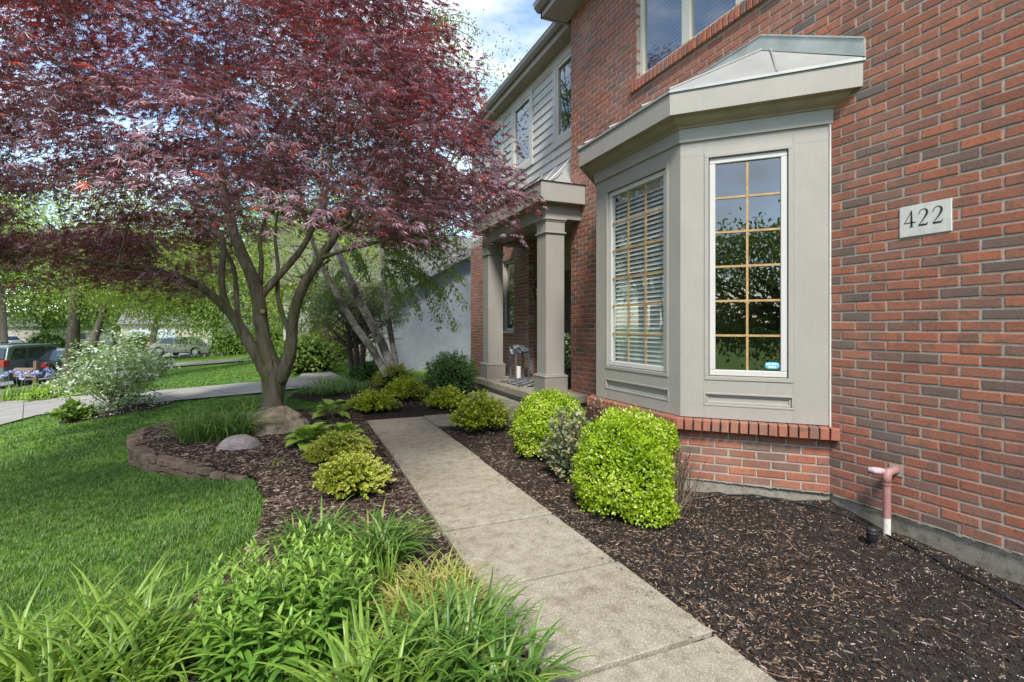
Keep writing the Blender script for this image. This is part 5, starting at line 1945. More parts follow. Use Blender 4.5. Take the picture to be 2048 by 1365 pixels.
outhouse = lambda x, y: (x < 3.62) & (y < np.where(x > 2.9, 5.9, 99)) & ~((x + y > 6.12) & (x > 2.86) & (y > 2.5) & (y < 5.4))
scatter_bed('bark_mulch', 'shredded grey brown bark mulch in the left bed', 64000, (-1.9, .86, .8, 9.5), lambda x, y: offwalk(x, y), (.018, .060), 'bark_chip', SHARD, .004, .3, pw_=1.35)
scatter_bed('bark_mulch', 'dark shredded mulch between the walk and the house', 26000, (1.62, 3.6, .5, 9.5), lambda x, y: offwalk(x, y) & outhouse(x, y) & ((y > 2.9) | (x < 1.85) | (rng.random(len(x)) < .25)), (.014, .046), 'bark_chip', SHARD, .003, .3, pw_=1.2)
litf = lambda x, y: offwalk(x, y) & outhouse(x, y) & (rng.random(len(x)) < .10 + .9 * np.clip((vnoise(x, y, 1.6, 21) - .42) * 4, 0, 1) + .8 * (np.abs(x - 1.72) < .14))
scatter_bed('wood_litter', 'light brown wood litter strewn over the dark soil by the wall', 30000, (1.62, 3.62, .4, 3.6), litf, (.008, .034), 'litter_chip', SHARD, .004, .4)
PEB = (np.array([(-.5, -.3, 0), (.4, -.4, 0), (.5, .3, 0), (-.3, .45, 0), (0, 0, .5)], float), SHARD[1])
scatter_bed('soil_crumbs', 'dark crumbs of potting soil beside the brick wall', 26000, (1.62, 3.62, .4, 3.4), lambda x, y: offwalk(x, y) & outhouse(x, y), (.006, .018), 'dark_soil', PEB, .002, .5)
scatter_bed('perlite', 'white perlite specks in the dark soil by the wall', 2200, (1.68, 3.62, .4, 3.2), lambda x, y: offwalk(x, y) & outhouse(x, y), (.0026, .0062), 'perlite', PEB, .007, .5)
# crumbs of mulch spilled on the edges of the walk
n = 420
x = np.where(rng.random(n) < .5, .85 + np.abs(rng.normal(0, .035, n)), 1.63 - np.abs(rng.normal(0, .05, n)))
y = rng.uniform(.9, 7.1, n)
a = rng.uniform(0, 6.283, n)
tag(leaves('spilled_mulch', SHARD, np.stack([x, y, np.full(n, .005)], -1), np.stack([np.cos(a), np.sin(a), 0 * a], -1), np.tile([0, 0, 1.0], (n, 1)), rng.uniform(.006, .022, n), rng.random(n), 'bark_chip'),
    'crumbs of mulch spilled along the edges of the front walk', 'mulch', kind='stuff')
# dry twigs lying on the soil
tgm = MB()
for i in range(34):
    x, y = random.uniform(1.75, 3.4), random.uniform(.9, 2.9)
    if x + y > 6.0:
        continue
    z = float(bed_z(np.array([x]), np.array([y]))[0]) + .008
    a = random.uniform(0, 6.28)
    ln = random.uniform(.04, .12)
    d = Vector((math.cos(a), math.sin(a), 0))
    sd = Vector((-d.y, d.x, 0)) * random.uniform(-.25, .25) * ln
    tgm.tube([Vector((x, y, z)), Vector((x, y, z + .006)) + d * ln * .5 + sd, Vector((x, y, z)) + d * ln], [.0028, .0026, .0014], 4, rnd=random.uniform(.5, 1))
tag(tgm.build('twig_litter', 'litter_chip'), 'short dry twigs and stems strewn on the dark soil by the wall', 'twigs', kind='stuff')

# grass
def paved(x, y):
    m = np.zeros(len(x), bool)
    for nr, fr in ((DRIVE_N, DRIVE_F), ([(700, 764), (676, 752), (655, 742), (652, 734), (662, 727)], [(594, 757), (603, 750), (604, 741), (612, 732), (632, 726)]),
                   ([(318, 737), (430, 728), (560, 718), (640, 712)], [(318, 730), (430, 722), (560, 712), (640, 707)])):
        poly = [tuple(gp(u, v)[:2]) for u, v in nr] + [tuple(gp(u, v)[:2]) for u, v in reversed(fr)]
        m |= in_poly(x, y, poly)
    return m
FR = gp(238, 822)
def tuft(n, h, w, spread, seed):
    r = np.random.default_rng(seed)
    V, Fc, R = [], [], []
    for i in range(n):
        a = r.uniform(0, 6.28)
        b = np.array([r.normal(0, spread), r.normal(0, spread), -.01])
        ln = h * r.uniform(.55, 1.15)
        le = r.uniform(.1, .75)
        d = np.array([math.cos(a) * le, math.sin(a) * le, 1.0])
        d /= np.linalg.norm(d)
        sd = np.array([-math.sin(a), math.cos(a), 0]) * w * r.uniform(.7, 1.3)
        m_ = b + d * ln * .55
        tp = m_ + (d + np.array([math.cos(a) * .5, math.sin(a) * .5, -.25])) * ln * .45
        k = len(V)
        V += [b - sd, b + sd, m_ + sd * .8, m_ - sd * .8, tp]
        Fc += [(k, k + 1, k + 2), (k, k + 2, k + 3), (k + 3, k + 2, k + 4)]
        R += [r.random()] * 5
    return np.array(V), np.array(Fc), np.array(R)
def lawn_part(name, label, n, box, h, w, spread, blades_n, pwy=1.0, cond=None):
    x = rng.uniform(box[0], box[1], n)
    y = box[2] + (box[3] - box[2]) * rng.random(n) ** pwy
    t_ = x * SN + y * CS
    u = U0 + F * (x * CS - y * SN) / np.maximum(t_, .1)
    z = G(x, y)
    v = V0 - F * (z - CH) / np.maximum(t_, .1)
    k = (t_ > .8) & (u > -160) & (u < 1300) & (v < 1480) & ~in_poly(x, y, BED) & ~paved(x, y) & (((x - FR.x) / .95) ** 2 + ((y - FR.y) / .75) ** 2 > 1) & (x < 2.3)
    if cond is not None:
        k &= cond(x, y)
    x, y = x[k], y[k]
    pos = np.stack([x, y, G(x, y) - .028], -1)
    srcs = []
    for s in range(3):
        V, Fc, R = tuft(blades_n, h, w, spread, s)
        o = npmesh('grass_tuft', V, Fc, 3, 'grass_blade', None, R)
        COL.objects.unlink(o)
        srcs.append(o)
    me = bpy.data.meshes.new(name)
    me.vertices.add(len(pos))
    me.vertices.foreach_set('co', pos.astype(np.float32).ravel())
    o = bpy.data.objects.new(name, me)
    COL.objects.link(o)
    tag(o, label, 'grass', kind='stuff')
    ng = bpy.data.node_groups.new(name, 'GeometryNodeTree')
    ng.interface.new_socket('Geometry', in_out='INPUT', socket_type='NodeSocketGeometry')
    ng.interface.new_socket('Geometry', in_out='OUTPUT', socket_type='NodeSocketGeometry')
    gi, go = ng.nodes.new('NodeGroupInput'), ng.nodes.new('NodeGroupOutput')
    gg = ng.nodes.new('GeometryNodeGeometryToInstance')
    for s in reversed(srcs):
        oi = ng.nodes.new('GeometryNodeObjectInfo')
        oi.inputs['Object'].default_value = s
        oi.inputs['As Instance'].default_value = True
        ng.links.new(oi.outputs['Geometry'], gg.inputs[0])
    ip = ng.nodes.new('GeometryNodeInstanceOnPoints')
    ip.inputs['Pick Instance'].default_value = True
    ng.links.new(gi.outputs[0], ip.inputs['Points'])
    join = ng.nodes.new('GeometryNodeJoinGeometry')
    for s in reversed(srcs):
        oi = ng.nodes.new('GeometryNodeObjectInfo')
        oi.inputs['Object'].default_value = s
        oi.inputs['As Instance'].default_value = True
        ng.links.new(oi.outputs['Geometry'], join.inputs[0])
    ng.nodes.remove(gg)
    ng.links.new(join.outputs[0], ip.inputs['Instance'])
    rv = ng.nodes.new('FunctionNodeRandomValue')
    rv.data_type = 'FLOAT_VECTOR'
    rv.inputs[0].default_value = (-.12, -.12, 0)
    rv.inputs[1].default_value = (.12, .12, 6.283)
    ng.links.new(rv.outputs[0], ip.inputs['Rotation'])
    rs = ng.nodes.new('FunctionNodeRandomValue')
    rs.data_type = 'FLOAT'
    rs.inputs[2].default_value = .7
    rs.inputs[3].default_value = 1.25
    rs.inputs['Seed'].default_value = 4
    ng.links.new(rs.outputs[1], ip.inputs['Scale'])
    ri = ng.nodes.new('FunctionNodeRandomValue')
    ri.data_type = 'INT'
    ri.inputs[4].default_value = 0
    ri.inputs[5].default_value = 2
    ng.links.new(ri.outputs[2], ip.inputs['Instance Index'])
    ng.links.new(ip.outputs[0], go.inputs[0])
    md = o.modifiers.new('grass', 'NODES')
    md.node_group = ng
    return o
lawn_part('near_grass', 'short green grass blades of the lawn in the foreground', 36000, (-6.5, .2, 1.2, 8.8), .046, .0018, .030, 26, 1.25)
lawn_part('far_grass', 'short green grass of the lawn behind the maple', 26000, (-13, 2.3, 7.5, 24), .048, .005, .06, 20, 1.15, lambda x, y: y > 7.5)
# ------------------------------------------------------------------ trees behind
def gbase(u, v):
    p = gp(u, v)
    return p, p.x * SN + p.y * CS
# leaning birch
pb, tb = gbase(782, 776)
birch = thing('birch', 'leaning three stemmed birch with peeling pale bark behind the walk', 'tree', pb)
m = MB()
BST = [[(784, 790, 0, .12), (770, 745, -.05, .105), (745, 700, -.1, .10), (712, 655, -.2, .092), (688, 615, -.3, .085), (660, 565, -.4, .075), (638, 520, -.5, .06), (610, 440, -.6, .045), (590, 330, -.6, .03), (580, 200, -.5, .015)],
       [(792, 785, .1, .14), (783, 735, .1, .125), (765, 690, .1, .12), (742, 645, .1, .112), (715, 595, .1, .105), (695, 550, .1, .10), (675, 500, .1, .09), (650, 440, .1, .075), (640, 340, .1, .055), (655, 200, .1, .035), (680, 20, .1, .015)],
       [(798, 780, .2, .10), (790, 720, .2, .085), (780, 660, .2, .078), (772, 600, .2, .072), (766, 540, .2, .066), (766, 480, .2, .06), (772, 380, .2, .05), (790, 250, .2, .036), (820, 110, .2, .02), (850, -40, .2, .01)]]
bn = []
for L_ in BST:
    P = [at(u, v, tb + dt) for u, v, dt, r_ in L_]
    m.tube(P, [r_ * .78 for *_, r_ in L_], 10, jit=.05)
    bn += P[4:]
m.build('trunk', 'birch_bark', birch, smooth=True)
br = MB()
P_, X_, Z_, S_, R_ = [], [], [], [], []
def strand(a, b, n, sag, leafn, sz=(.045, .075)):
    mid = a.lerp(b, .5) + UP * sag
    pts = [a * (1 - f) ** 2 + mid * (2 * f * (1 - f)) + b * f * f for f in [i / 6 for i in range(7)]]
    br.tube(pts, [.018, .015, .013, .011, .009, .007, .005], 4, cap=False)
    for k in range(leafn):
        f = random.random() ** .7
        i = min(5, int(f * 6))
        q = pts[i].lerp(pts[i + 1], f * 6 - i)
        dr = abs(random.gauss(0, .16)) * (1 if random.random() < .6 else .4)
        P_.append((q.x + random.gauss(0, .05), q.y + random.gauss(0, .05), q.z - dr * .7))
        X_.append((random.gauss(0, .5), random.gauss(0, .5), -1))
        Z_.append((random.gauss(0, 1), random.gauss(0, 1), .4))
        S_.append(random.uniform(*sz))
        R_.append(random.random())
for (u0, v0, u1, v1, dt) in ((766, 560, 860, 560, -.5), (768, 520, 900, 600, -.9), (770, 470, 930, 560, -1.2), (772, 440, 935, 610, -1.4), (766, 500, 840, 620, -.4), (772, 400, 925, 480, -1.0), (770, 450, 880, 640, -.8), (690, 540, 650, 600, -.5),
                             (640, 520, 600, 620, -.4), (772, 480, 915, 650, -1.5), (766, 530, 800, 600, .2), (768, 470, 940, 500, -1.2), (700, 500, 740, 560, .2), (766, 460, 830, 500, -.2), (660, 480, 620, 560, .2), (768, 460, 880, 500, -.6), (770, 430, 910, 530, -.9), (766, 500, 850, 540, -.3), (768, 480, 820, 560, 0), (770, 420, 940, 450, -.8), (772, 400, 860, 440, -.4), (766, 520, 890, 580, -1.0), (700, 480, 720, 540, 0)):
    strand(at(u0, v0, tb + .2), at(u1, v1, tb + dt), 6, .35, 260)
for i in range(34):
    s = random.choice(bn)
    u1, v1 = random.uniform(620, 965), random.uniform(-60, 330)
    if u1 > 880 and v1 > 150:
        v1 = random.uniform(20, 150)
    q = at(u1, v1, tb + random.uniform(-1.2, 1.5))
    top = at(790, 120, tb)
    strand(top.lerp(s, random.random() * .6), q, 6, .5, 95)
for (u1, v1) in ((905, 60), (945, 40), (955, 85), (935, 110), (890, 20), (960, 60), (920, 90), (900, 130)):
    strand(at(835, 60, tb), at(u1, v1, tb - .3), 6, .4, 75)
br.build('branches', 'tree_bark', birch)
leaves('crown', LENS, np.array(P_), np.array(X_), np.array(Z_), np.array(S_) * 1.15, np.array(R_), 'birch_leaf', birch)
# feathery multi-stemmed cedar left of the birch
pc, tcd = gbase(706, 757)
cedar = thing('cedar', 'small feathery three stemmed cedar with dark thin trunks', 'tree', pc)
m = MB()
stems = []
for L_ in ([(708, 765), (703, 735), (700, 700), (696, 660), (690, 615), (684, 575)], [(713, 765), (714, 730), (712, 690), (716, 650), (722, 600), (720, 565)], [(719, 765), (724, 730), (728, 690), (740, 645), (752, 600), (756, 575)]):
    P = [at(u, v, tcd + random.uniform(-.1, .1)) for u, v in L_]
    m.tube(P, [.085, .075, .062, .05, .032, .015], 8, jit=.06)
    stems += P[2:]
P_, X_, Z_, S_, R_ = [], [], [], [], []
for i in range(150):
    s = random.choice(stems)
    a = random.uniform(0, 6.28)
    if i % 3 == 0:
        q = at(random.uniform(640, 815), random.uniform(575, 735), tcd + random.uniform(-.9, .9))
    else:
        q = at(random.uniform(610, 810), random.uniform(565, 690), tcd + random.uniform(-1, 1))
    m.tube([s, s.lerp(q, .55) + UP * .06, q], [.018, .012, .004], 4, cap=False)
    if q.z < 1.05 + random.uniform(0, .5):
        continue
    d = (q - s).normalized()
    for k in range(170):
        P_.append((q.x + random.gauss(0, .17), q.y + random.gauss(0, .17), q.z + random.gauss(0, .09)))
        X_.append((d.x + random.gauss(0, .7), d.y + random.gauss(0, .7), d.z + random.gauss(.2, .5)))
        Z_.append((random.gauss(0, 1), random.gauss(0, 1), 1))
        S_.append(random.uniform(.06, .12))
        R_.append(random.random())
m.build('trunk', 'tree_bark', cedar, smooth=True)
SPR = (np.array([(0, .03, 0), (0, -.03, 0), (1, 0, 0), (.1, 0, 0), (.6, .3, .05), (.2, 0, 0), (.7, -.28, -.05)], float), np.array([(0, 1, 2), (0, 3, 4), (1, 5, 6)]))
leaves('crown', SPR, np.array(P_), np.array(X_), np.array(Z_), np.array(S_), np.array(R_), 'pine_needle', cedar)
clipped_shrub('low_shrub', 'low dark shrub at the foot of the cedar', (pc.x + .45, pc.y - .1, .12), (.5, .4, .28), 1600, (.05, .08), 'dark_leaf', None, LENS, .3, .2, sprout=.2, core=.7)
# fringe tree with white blossom in its mulch ring
rg = MB()
n = 40
vs = [(FR.x, FR.y, gz(FR.x, FR.y) + .05)]
for k in range(n):
    a = 2 * math.pi * k / n
    for rr, dz in ((.5, .045), (1.0, -.02)):
        x, y = FR.x + .95 * rr * math.cos(a) * (1 + .04 * math.sin(5 * a)), FR.y + .75 * rr * math.sin(a)
        vs.append((x, y, gz(x, y) + dz))
fs = []
for k in range(n):
    a, b = 1 + 2 * k, 1 + 2 * ((k + 1) % n)
    fs += [(0, a, b), (a, a + 1, b + 1, b)]
rg.add(vs, fs)
tag(rg.build('mulch_ring', 'mulch', smooth=True), 'dark round mulch ring around the white flowering tree', 'bed', kind='structure')
k = 330
a, r_ = rng.uniform(0, 6.283, k), np.sqrt(rng.random(k))
x, y = FR.x + .9 * r_ * np.cos(a), FR.y + .7 * r_ * np.sin(a)
o = leaves('fallen_petals', PEB, np.stack([x, y, G(x, y) + .045 * (1 - r_) + .012], -1), np.stack([np.cos(a), np.sin(a), 0 * a], -1), np.tile([0, 0, 1.0], (k, 1)), rng.uniform(.012, .028, k), rng.random(k), 'perlite')
tag(o, 'white fallen petals scattered on the dark mulch ring', 'petals', kind='stuff')
fb = gp(230, 818)
tf = fb.x * SN + fb.y * CS
root = thing('fringe_tree', 'small white blossoming tree standing in the dark mulch ring', 'tree', fb)
m = MB()
P_, X_, Z_, S_, R_ = [], [], [], [], []
for i in range(64):
    q = at(238 + random.gauss(0, 44), 748 + random.gauss(0, 28), tf + random.gauss(0, .45))
    s0 = Vector((fb.x + random.uniform(-.05, .05), fb.y, fb.z))
    m.tube([s0, s0.lerp(q, .45) + UP * .10, q], [.030 if i < 5 else .012, .012, .004], 5, cap=False)
    for k in range(120):
        P_.append((q.x + random.gauss(0, .17), q.y + random.gauss(0, .17), q.z + random.gauss(0, .12)))
        X_.append((random.gauss(0, 1), random.gauss(0, 1), random.gauss(-.3, .5)))
        Z_.append((random.gauss(0, .6), random.gauss(0, .6), 1))
        S_.append(random.uniform(.06, .11))
        R_.append(random.uniform(0, .5) if random.random() < .58 else random.uniform(.56, 1))
m.build('trunk', 'tree_bark', root)
leaves('crown', LENS, np.array(P_), np.array(X_), np.array(Z_), np.array(S_), np.array(R_), 'fringe_leaf', root)
b = gp(147, 842)
loose_shrub('low_shrub', 'low green leafy plant at the left edge of the mulch ring', (b.x, b.y, b.z), (.32, .3), .36, 60, 14, (.06, .10), 'green_leaf', tip=.8)
# street trees and the backdrop
def bgtree(label, u, v, cu, cv, r, K, per, size, mat, tr, group='trees along the street', name='street_tree', low=-1.0, **kw):
    p, t_ = gbase(u, v)
    c = at(cu, cv, t_)
    size = (t_ * .0042, t_ * .0075)
    tree(name, label, p, tr, max(1.2, (c.z - r[2] * .7) - p.z), c, r, K, per, size, mat, group=group, low=low, **kw)
bgtree('street tree with a dark trunk standing right of the green SUV', 132, 777, 210, 492, (4.2, 4.0, 2.5), 130, 240, (.10, .17), 'locust_leaf', .19)
bgtree('street tree behind the white blossoming tree', 172, 735, 330, 552, (4.6, 4.6, 2.7), 120, 220, (.12, .20), 'locust_leaf', .22)
bgtree('dark trunked tree beside the tan sedan', 434, 706, 440, 572, (5.2, 4.6, 2.9), 100, 190, (.15, .26), 'green_leaf', .30)
bgtree('tall green tree rising at the left edge', 10, 708, -30, 470, (6, 6, 6), 100, 130, (.26, .42), 'green_leaf', .35)
bgtree('broad pale green tree over the tan sedan', 300, 708, 380, 560, (5.5, 5, 2.7), 110, 190, (.20, .34), 'locust_leaf', .28)
bgtree('green tree seen through the fork of the maple', 640, 712, 630, 560, (4.0, 4, 4.2), 80, 190, (.18, .30), 'green_leaf', .22)
bgtree('green tree behind the cedar', 690, 715, 700, 480, (5, 5, 5), 90, 190, (.22, .36), 'green_leaf', .25)
bgtree('light green tree standing in front of the pale house beside the cedar', 652, 739, 648, 560, (2.5, 2.3, 2.1), 80, 150, (.1, .1), 'locust_leaf', .12)
bgtree('large tree filling the gap left of the maple trunk', 540, 700, 500, 560, (6, 6, 5), 100, 190, (.28, .45), 'green_leaf', .35)
bgtree('tall tree far down the street', 230, 695, 240, 560, (9, 9, 8), 100, 190, (.5, .8), 'green_leaf', .5)
bgtree('tall tree behind the parked white cars', 90, 696, 90, 560, (9, 9, 8), 100, 190, (.5, .8), 'green_leaf', .5)
bgtree('tall tree above the neighbour\'s roof', 800, 700, 800, 400, (8, 8, 9), 110, 190, (.45, .7), 'green_leaf', .4)
bgtree('tree at the far left beyond the street', -120, 712, -150, 500, (8, 8, 8), 90, 120, (.4, .6), 'locust_leaf', .4)
for lab, u, v, r_ in (('rounded green shrub under the far trees left of the maple', 540, 712, 1.0), ('bright green shrub right of the maple trunk', 612, 745, .75), ('dark green shrub beside the red yard sign', 476, 708, 1.1), ('green hedge behind the fringe tree', 285, 708, 1.6), ('bushy shrub left of the far garage', 95, 703, 2.0), ('long shrub beyond the curved path', 660, 722, 1.2)):
    p, t_ = gbase(u, v)
    clipped_shrub('background_shrub', lab, (p.x, p.y, p.z + r_ * .5), (r_ * 1.2, r_, r_ * .8), 1500, (.07 * r_ + .05, .12 * r_ + .06), 'green_leaf', 'shrubs across the lawn', LENS, .3, .25, sprout=.1, core=.8)
# trees across the street behind the viewer, seen mirrored in the panes
for lab, x, y, r_ in (('tall tree across the street behind the viewer, mirrored in the bay pane', -9, -13, 4.6), ('broad tree behind the viewer to the right', -3, -17, 4.6), ('tall tree behind the viewer at the street bend', -16, -6, 5.0), ('street tree opposite the house, left of the viewer', -17, 6, 4.6)):
    tree('street_tree', lab, (x, y, gz(x, y)), .3, 2.0, (x, y, 4.0 + gz(x, y)), (r_, r_, r_ * .58), 110, 170, (.16, .28), 'green_leaf', group='trees along the street')

# ------------------------------------------------------------------ neighbouring houses
paint_mat('stucco', (.25, .275, .31), (1, 1, 1), .12)
paint_mat('pale_siding', (.58, .60, .62), (1, 1, 10), .05)
paint_mat('grey_siding', (.30, .34, .38), (1, 1, 10), .08)
paint_mat('cream_siding', (.40, .36, .30), (1, 1, 10), .05)
plain('grey_fascia', (.20, .205, .20), .7)
plain('shingle', (.17, .16, .155), .9, var=.25, scale=12, bump=.6)
plain('garage_door', (.42, .47, .52), .6, var=.05)
plain('dark_pane', (.03, .04, .05), .15, var=.1)
nb = thing('neighbour_house', 'grey rendered neighbour house with a low gable behind the birch', 'house', (6.5, 15, 0))
x0, x1, yb = 2.47, 10.4, 15.0
rz_ = lambda x: 2.20 + .56 * (min(x, 2 * 6.43 - x) - x0)
MB().extrude([(x0, yb, -.4), (x1, yb, -.4), (x1, yb, rz_(x1)), (6.43, yb, rz_(6.43)), (x0, yb, 2.2)], (0, 8, 0)).build('wall', 'stucco', nb)
m = MB()
for sx in (-1, 1):
    e = 6.43 + sx * (6.43 - x0 + .35)
    zl = rz_(x0) - .56 * .35 + .05
    top = rz_(6.43) + .05
    m.extrude([(6.43, yb - .35, top), (e, yb - .35, zl), (e, yb - .35, zl + .16), (6.43, yb - .35, top + .18)], (0, 8.7, 0))
m.build('roof', 'shingle', nb)
m = MB()
for sx in (-1, 1):
    e = 6.43 + sx * (6.43 - x0 + .37)
    zl = rz_(x0) - .56 * .37 - .02
    top = rz_(6.43) - .02
    m.extrude([(6.43, yb - .38, top), (e, yb - .38, zl), (e, yb - .38, zl + .21), (6.43, yb - .38, top + .23)], (0, .03, 0))
m.build('bargeboard', 'grey_fascia', nb)
MB().box((x0 - .12, yb - .02, -.3), (x0 + .02, yb + 8, 2.2)).build('corner_trim', 'pale_siding', nb)
n2 = thing('neighbour_house', 'pale sided house with grey shingle roof behind the cedar', 'house', (3, 20, 0))
MB().box((-.6, 19.5, -.6), (9, 27, 2.9)).build('wall', 'pale_siding', n2)
MB().extrude([(-1.0, 19.0, 2.75), (-1.0, 23.2, 5.6), (-1.0, 27.4, 2.75)], (10.4, 0, 0)).build('roof', 'shingle', n2)
for xx in (.2, 1.6):
    w_ = MB().box((xx, 19.46, .9), (xx + .9, 19.5, 2.2)).build('window', 'pale_siding', n2)
    MB().box((xx + .06, 19.44, .96), (xx + .84, 19.46, 2.14)).build('pane', 'dark_pane', w_)
def far_house(label, u, v, w, h, mat, garage=True, roofm='shingle', yaw=0.0):
    p, t_ = gbase(u, v)
    root = thing('far_house', label, 'house', p, yaw, group='houses across the lawn')
    def B(name, lo, hi, mt, par):
        return MB().box(lo, hi).build(name, mt, par, world=False)
    wl_ = B('wall', (-w / 2, 0, -.5), (w / 2, 9, h), mat, root)
    MB().extrude([(-w / 2 - .4, -.5, h - .1), (-w / 2 - .4, 4.5, h + 2.6), (-w / 2 - .4, 9.5, h - .1)], (w + .8, 0, 0)).build('roof', roofm, root, world=False)
    if garage:
        B('garage_door', (-w / 2 + .8, -.05, 0), (-w / 2 + 5.6, 0, 2.2), 'garage_door', root)
    for k in range(3):
        xx = w / 2 - 1.6 - k * 1.9
        if xx < (-w / 2 + 6 if garage else -w / 2 + .5):
            continue
        ww = B('window', (xx, -.05, 1.0), (xx + 1.1, 0, 2.3), 'pale_siding', root)
        B('pane', (xx + .08, -.07, 1.08), (xx + 1.02, -.05, 2.22), 'dark_pane', ww)
    for k in range(int(w // 2.6)):
        if h > 4:
            xx = -w / 2 + .8 + k * 2.5
            ww = B('window', (xx, -.05, 3.5), (xx + 1.1, 0, 4.8), 'pale_siding', root)
            B('pane', (xx + .08, -.07, 3.58), (xx + 1.02, -.05, 4.72), 'dark_pane', ww)
    return root
far_house('cream house with a blue grey garage door beyond the tan sedan', 395, 694, 16, 3.0, 'cream_siding', True)
far_house('two storey pale grey house seen beside the maple trunk', 590, 691, 8.5, 5.0, 'grey_siding', False)
far_house('tan house at the far left behind the parked van', 50, 692, 22, 3.4, 'cream_siding', True)

# flag on the pale house
plain('flag_red', (.34, .03, .04), .7)
plain('flag_white', (.62, .60, .58), .7)
plain('flag_blue', (.02, .03, .12), .7)
pf = at(700, 665, 15.2)
flag = thing('flag', 'red and white striped flag hanging from a slanted pole near the cedar', 'flag', (pf.x, pf.y, pf.z))
MB().tube([pf + Vector((-.15, -.05, .35)), pf + Vector((.75, .25, -.35))], .014, 6).build('pole', 'sash_white', flag)
def fw(a, b):
    """a along the pole, b down the cloth"""
    p = pf + Vector((-.12, -.05, .33)) + Vector((.42, .14, -.33)) * a
    return p + Vector((.03 * math.sin(7 * b + 4 * a), .05 * math.sin(5 * b + 9 * a), -.95 * b + .1 * a * b))
for i in range(13):
    m = MB()
    vs = []
    for j in range(9):
        for k in range(2):
            vs.append(fw((i + k) / 13, (j / 8) if i > 6 else .4 + .6 * j / 8))
    m.add(vs, [(2 * j, 2 * j + 1, 2 * j + 3, 2 * j + 2) for j in range(8)])
    m.build('stripe', 'flag_red' if i % 2 == 0 else 'flag_white', flag)
m = MB()
vs = [fw(7 / 13 * k / 4, .4 * j / 5) for j in range(6) for k in range(5)]
m.add(vs, [(j * 5 + k, j * 5 + k + 1, (j + 1) * 5 + k + 1, (j + 1) * 5 + k) for j in range(5) for k in range(4)])
m.build('canton', 'flag_blue', flag)

# ------------------------------------------------------------------ vehicles
def paintcar(name, col, metal=.5, rough=.28):
    t = NT(name)
    n = t.noise(3, 3)
    t.bsdf(t.ramp(n, [(.3, tuple(c * .93 for c in col)), (.7, tuple(min(1, c * 1.06) for c in col))]), rough, None, metal, .5, **{'Coat Weight': .7, 'Coat Roughness': .06})
paintcar('car_green', (.11, .145, .128), .3)
paintcar('car_tan', (.52, .45, .38), .15)
paintcar('car_dark', (.030, .036, .045))
paintcar('car_white', (.62, .63, .64), 0.0)
plain('tyre', (.018, .018, .018), .85, var=.2)
plain('rim_alloy', (.45, .45, .46), .35, .8, .05)
plain('car_glass', (.020, .028, .030), .06, 0.0, .1, spec=.9, bump=0.0)
plain('tail_red', (.30, .015, .015), .25, spec=.7)
plain('head_clear', (.55, .56, .56), .15, spec=.8)
plain('car_trim', (.02, .02, .02), .5)
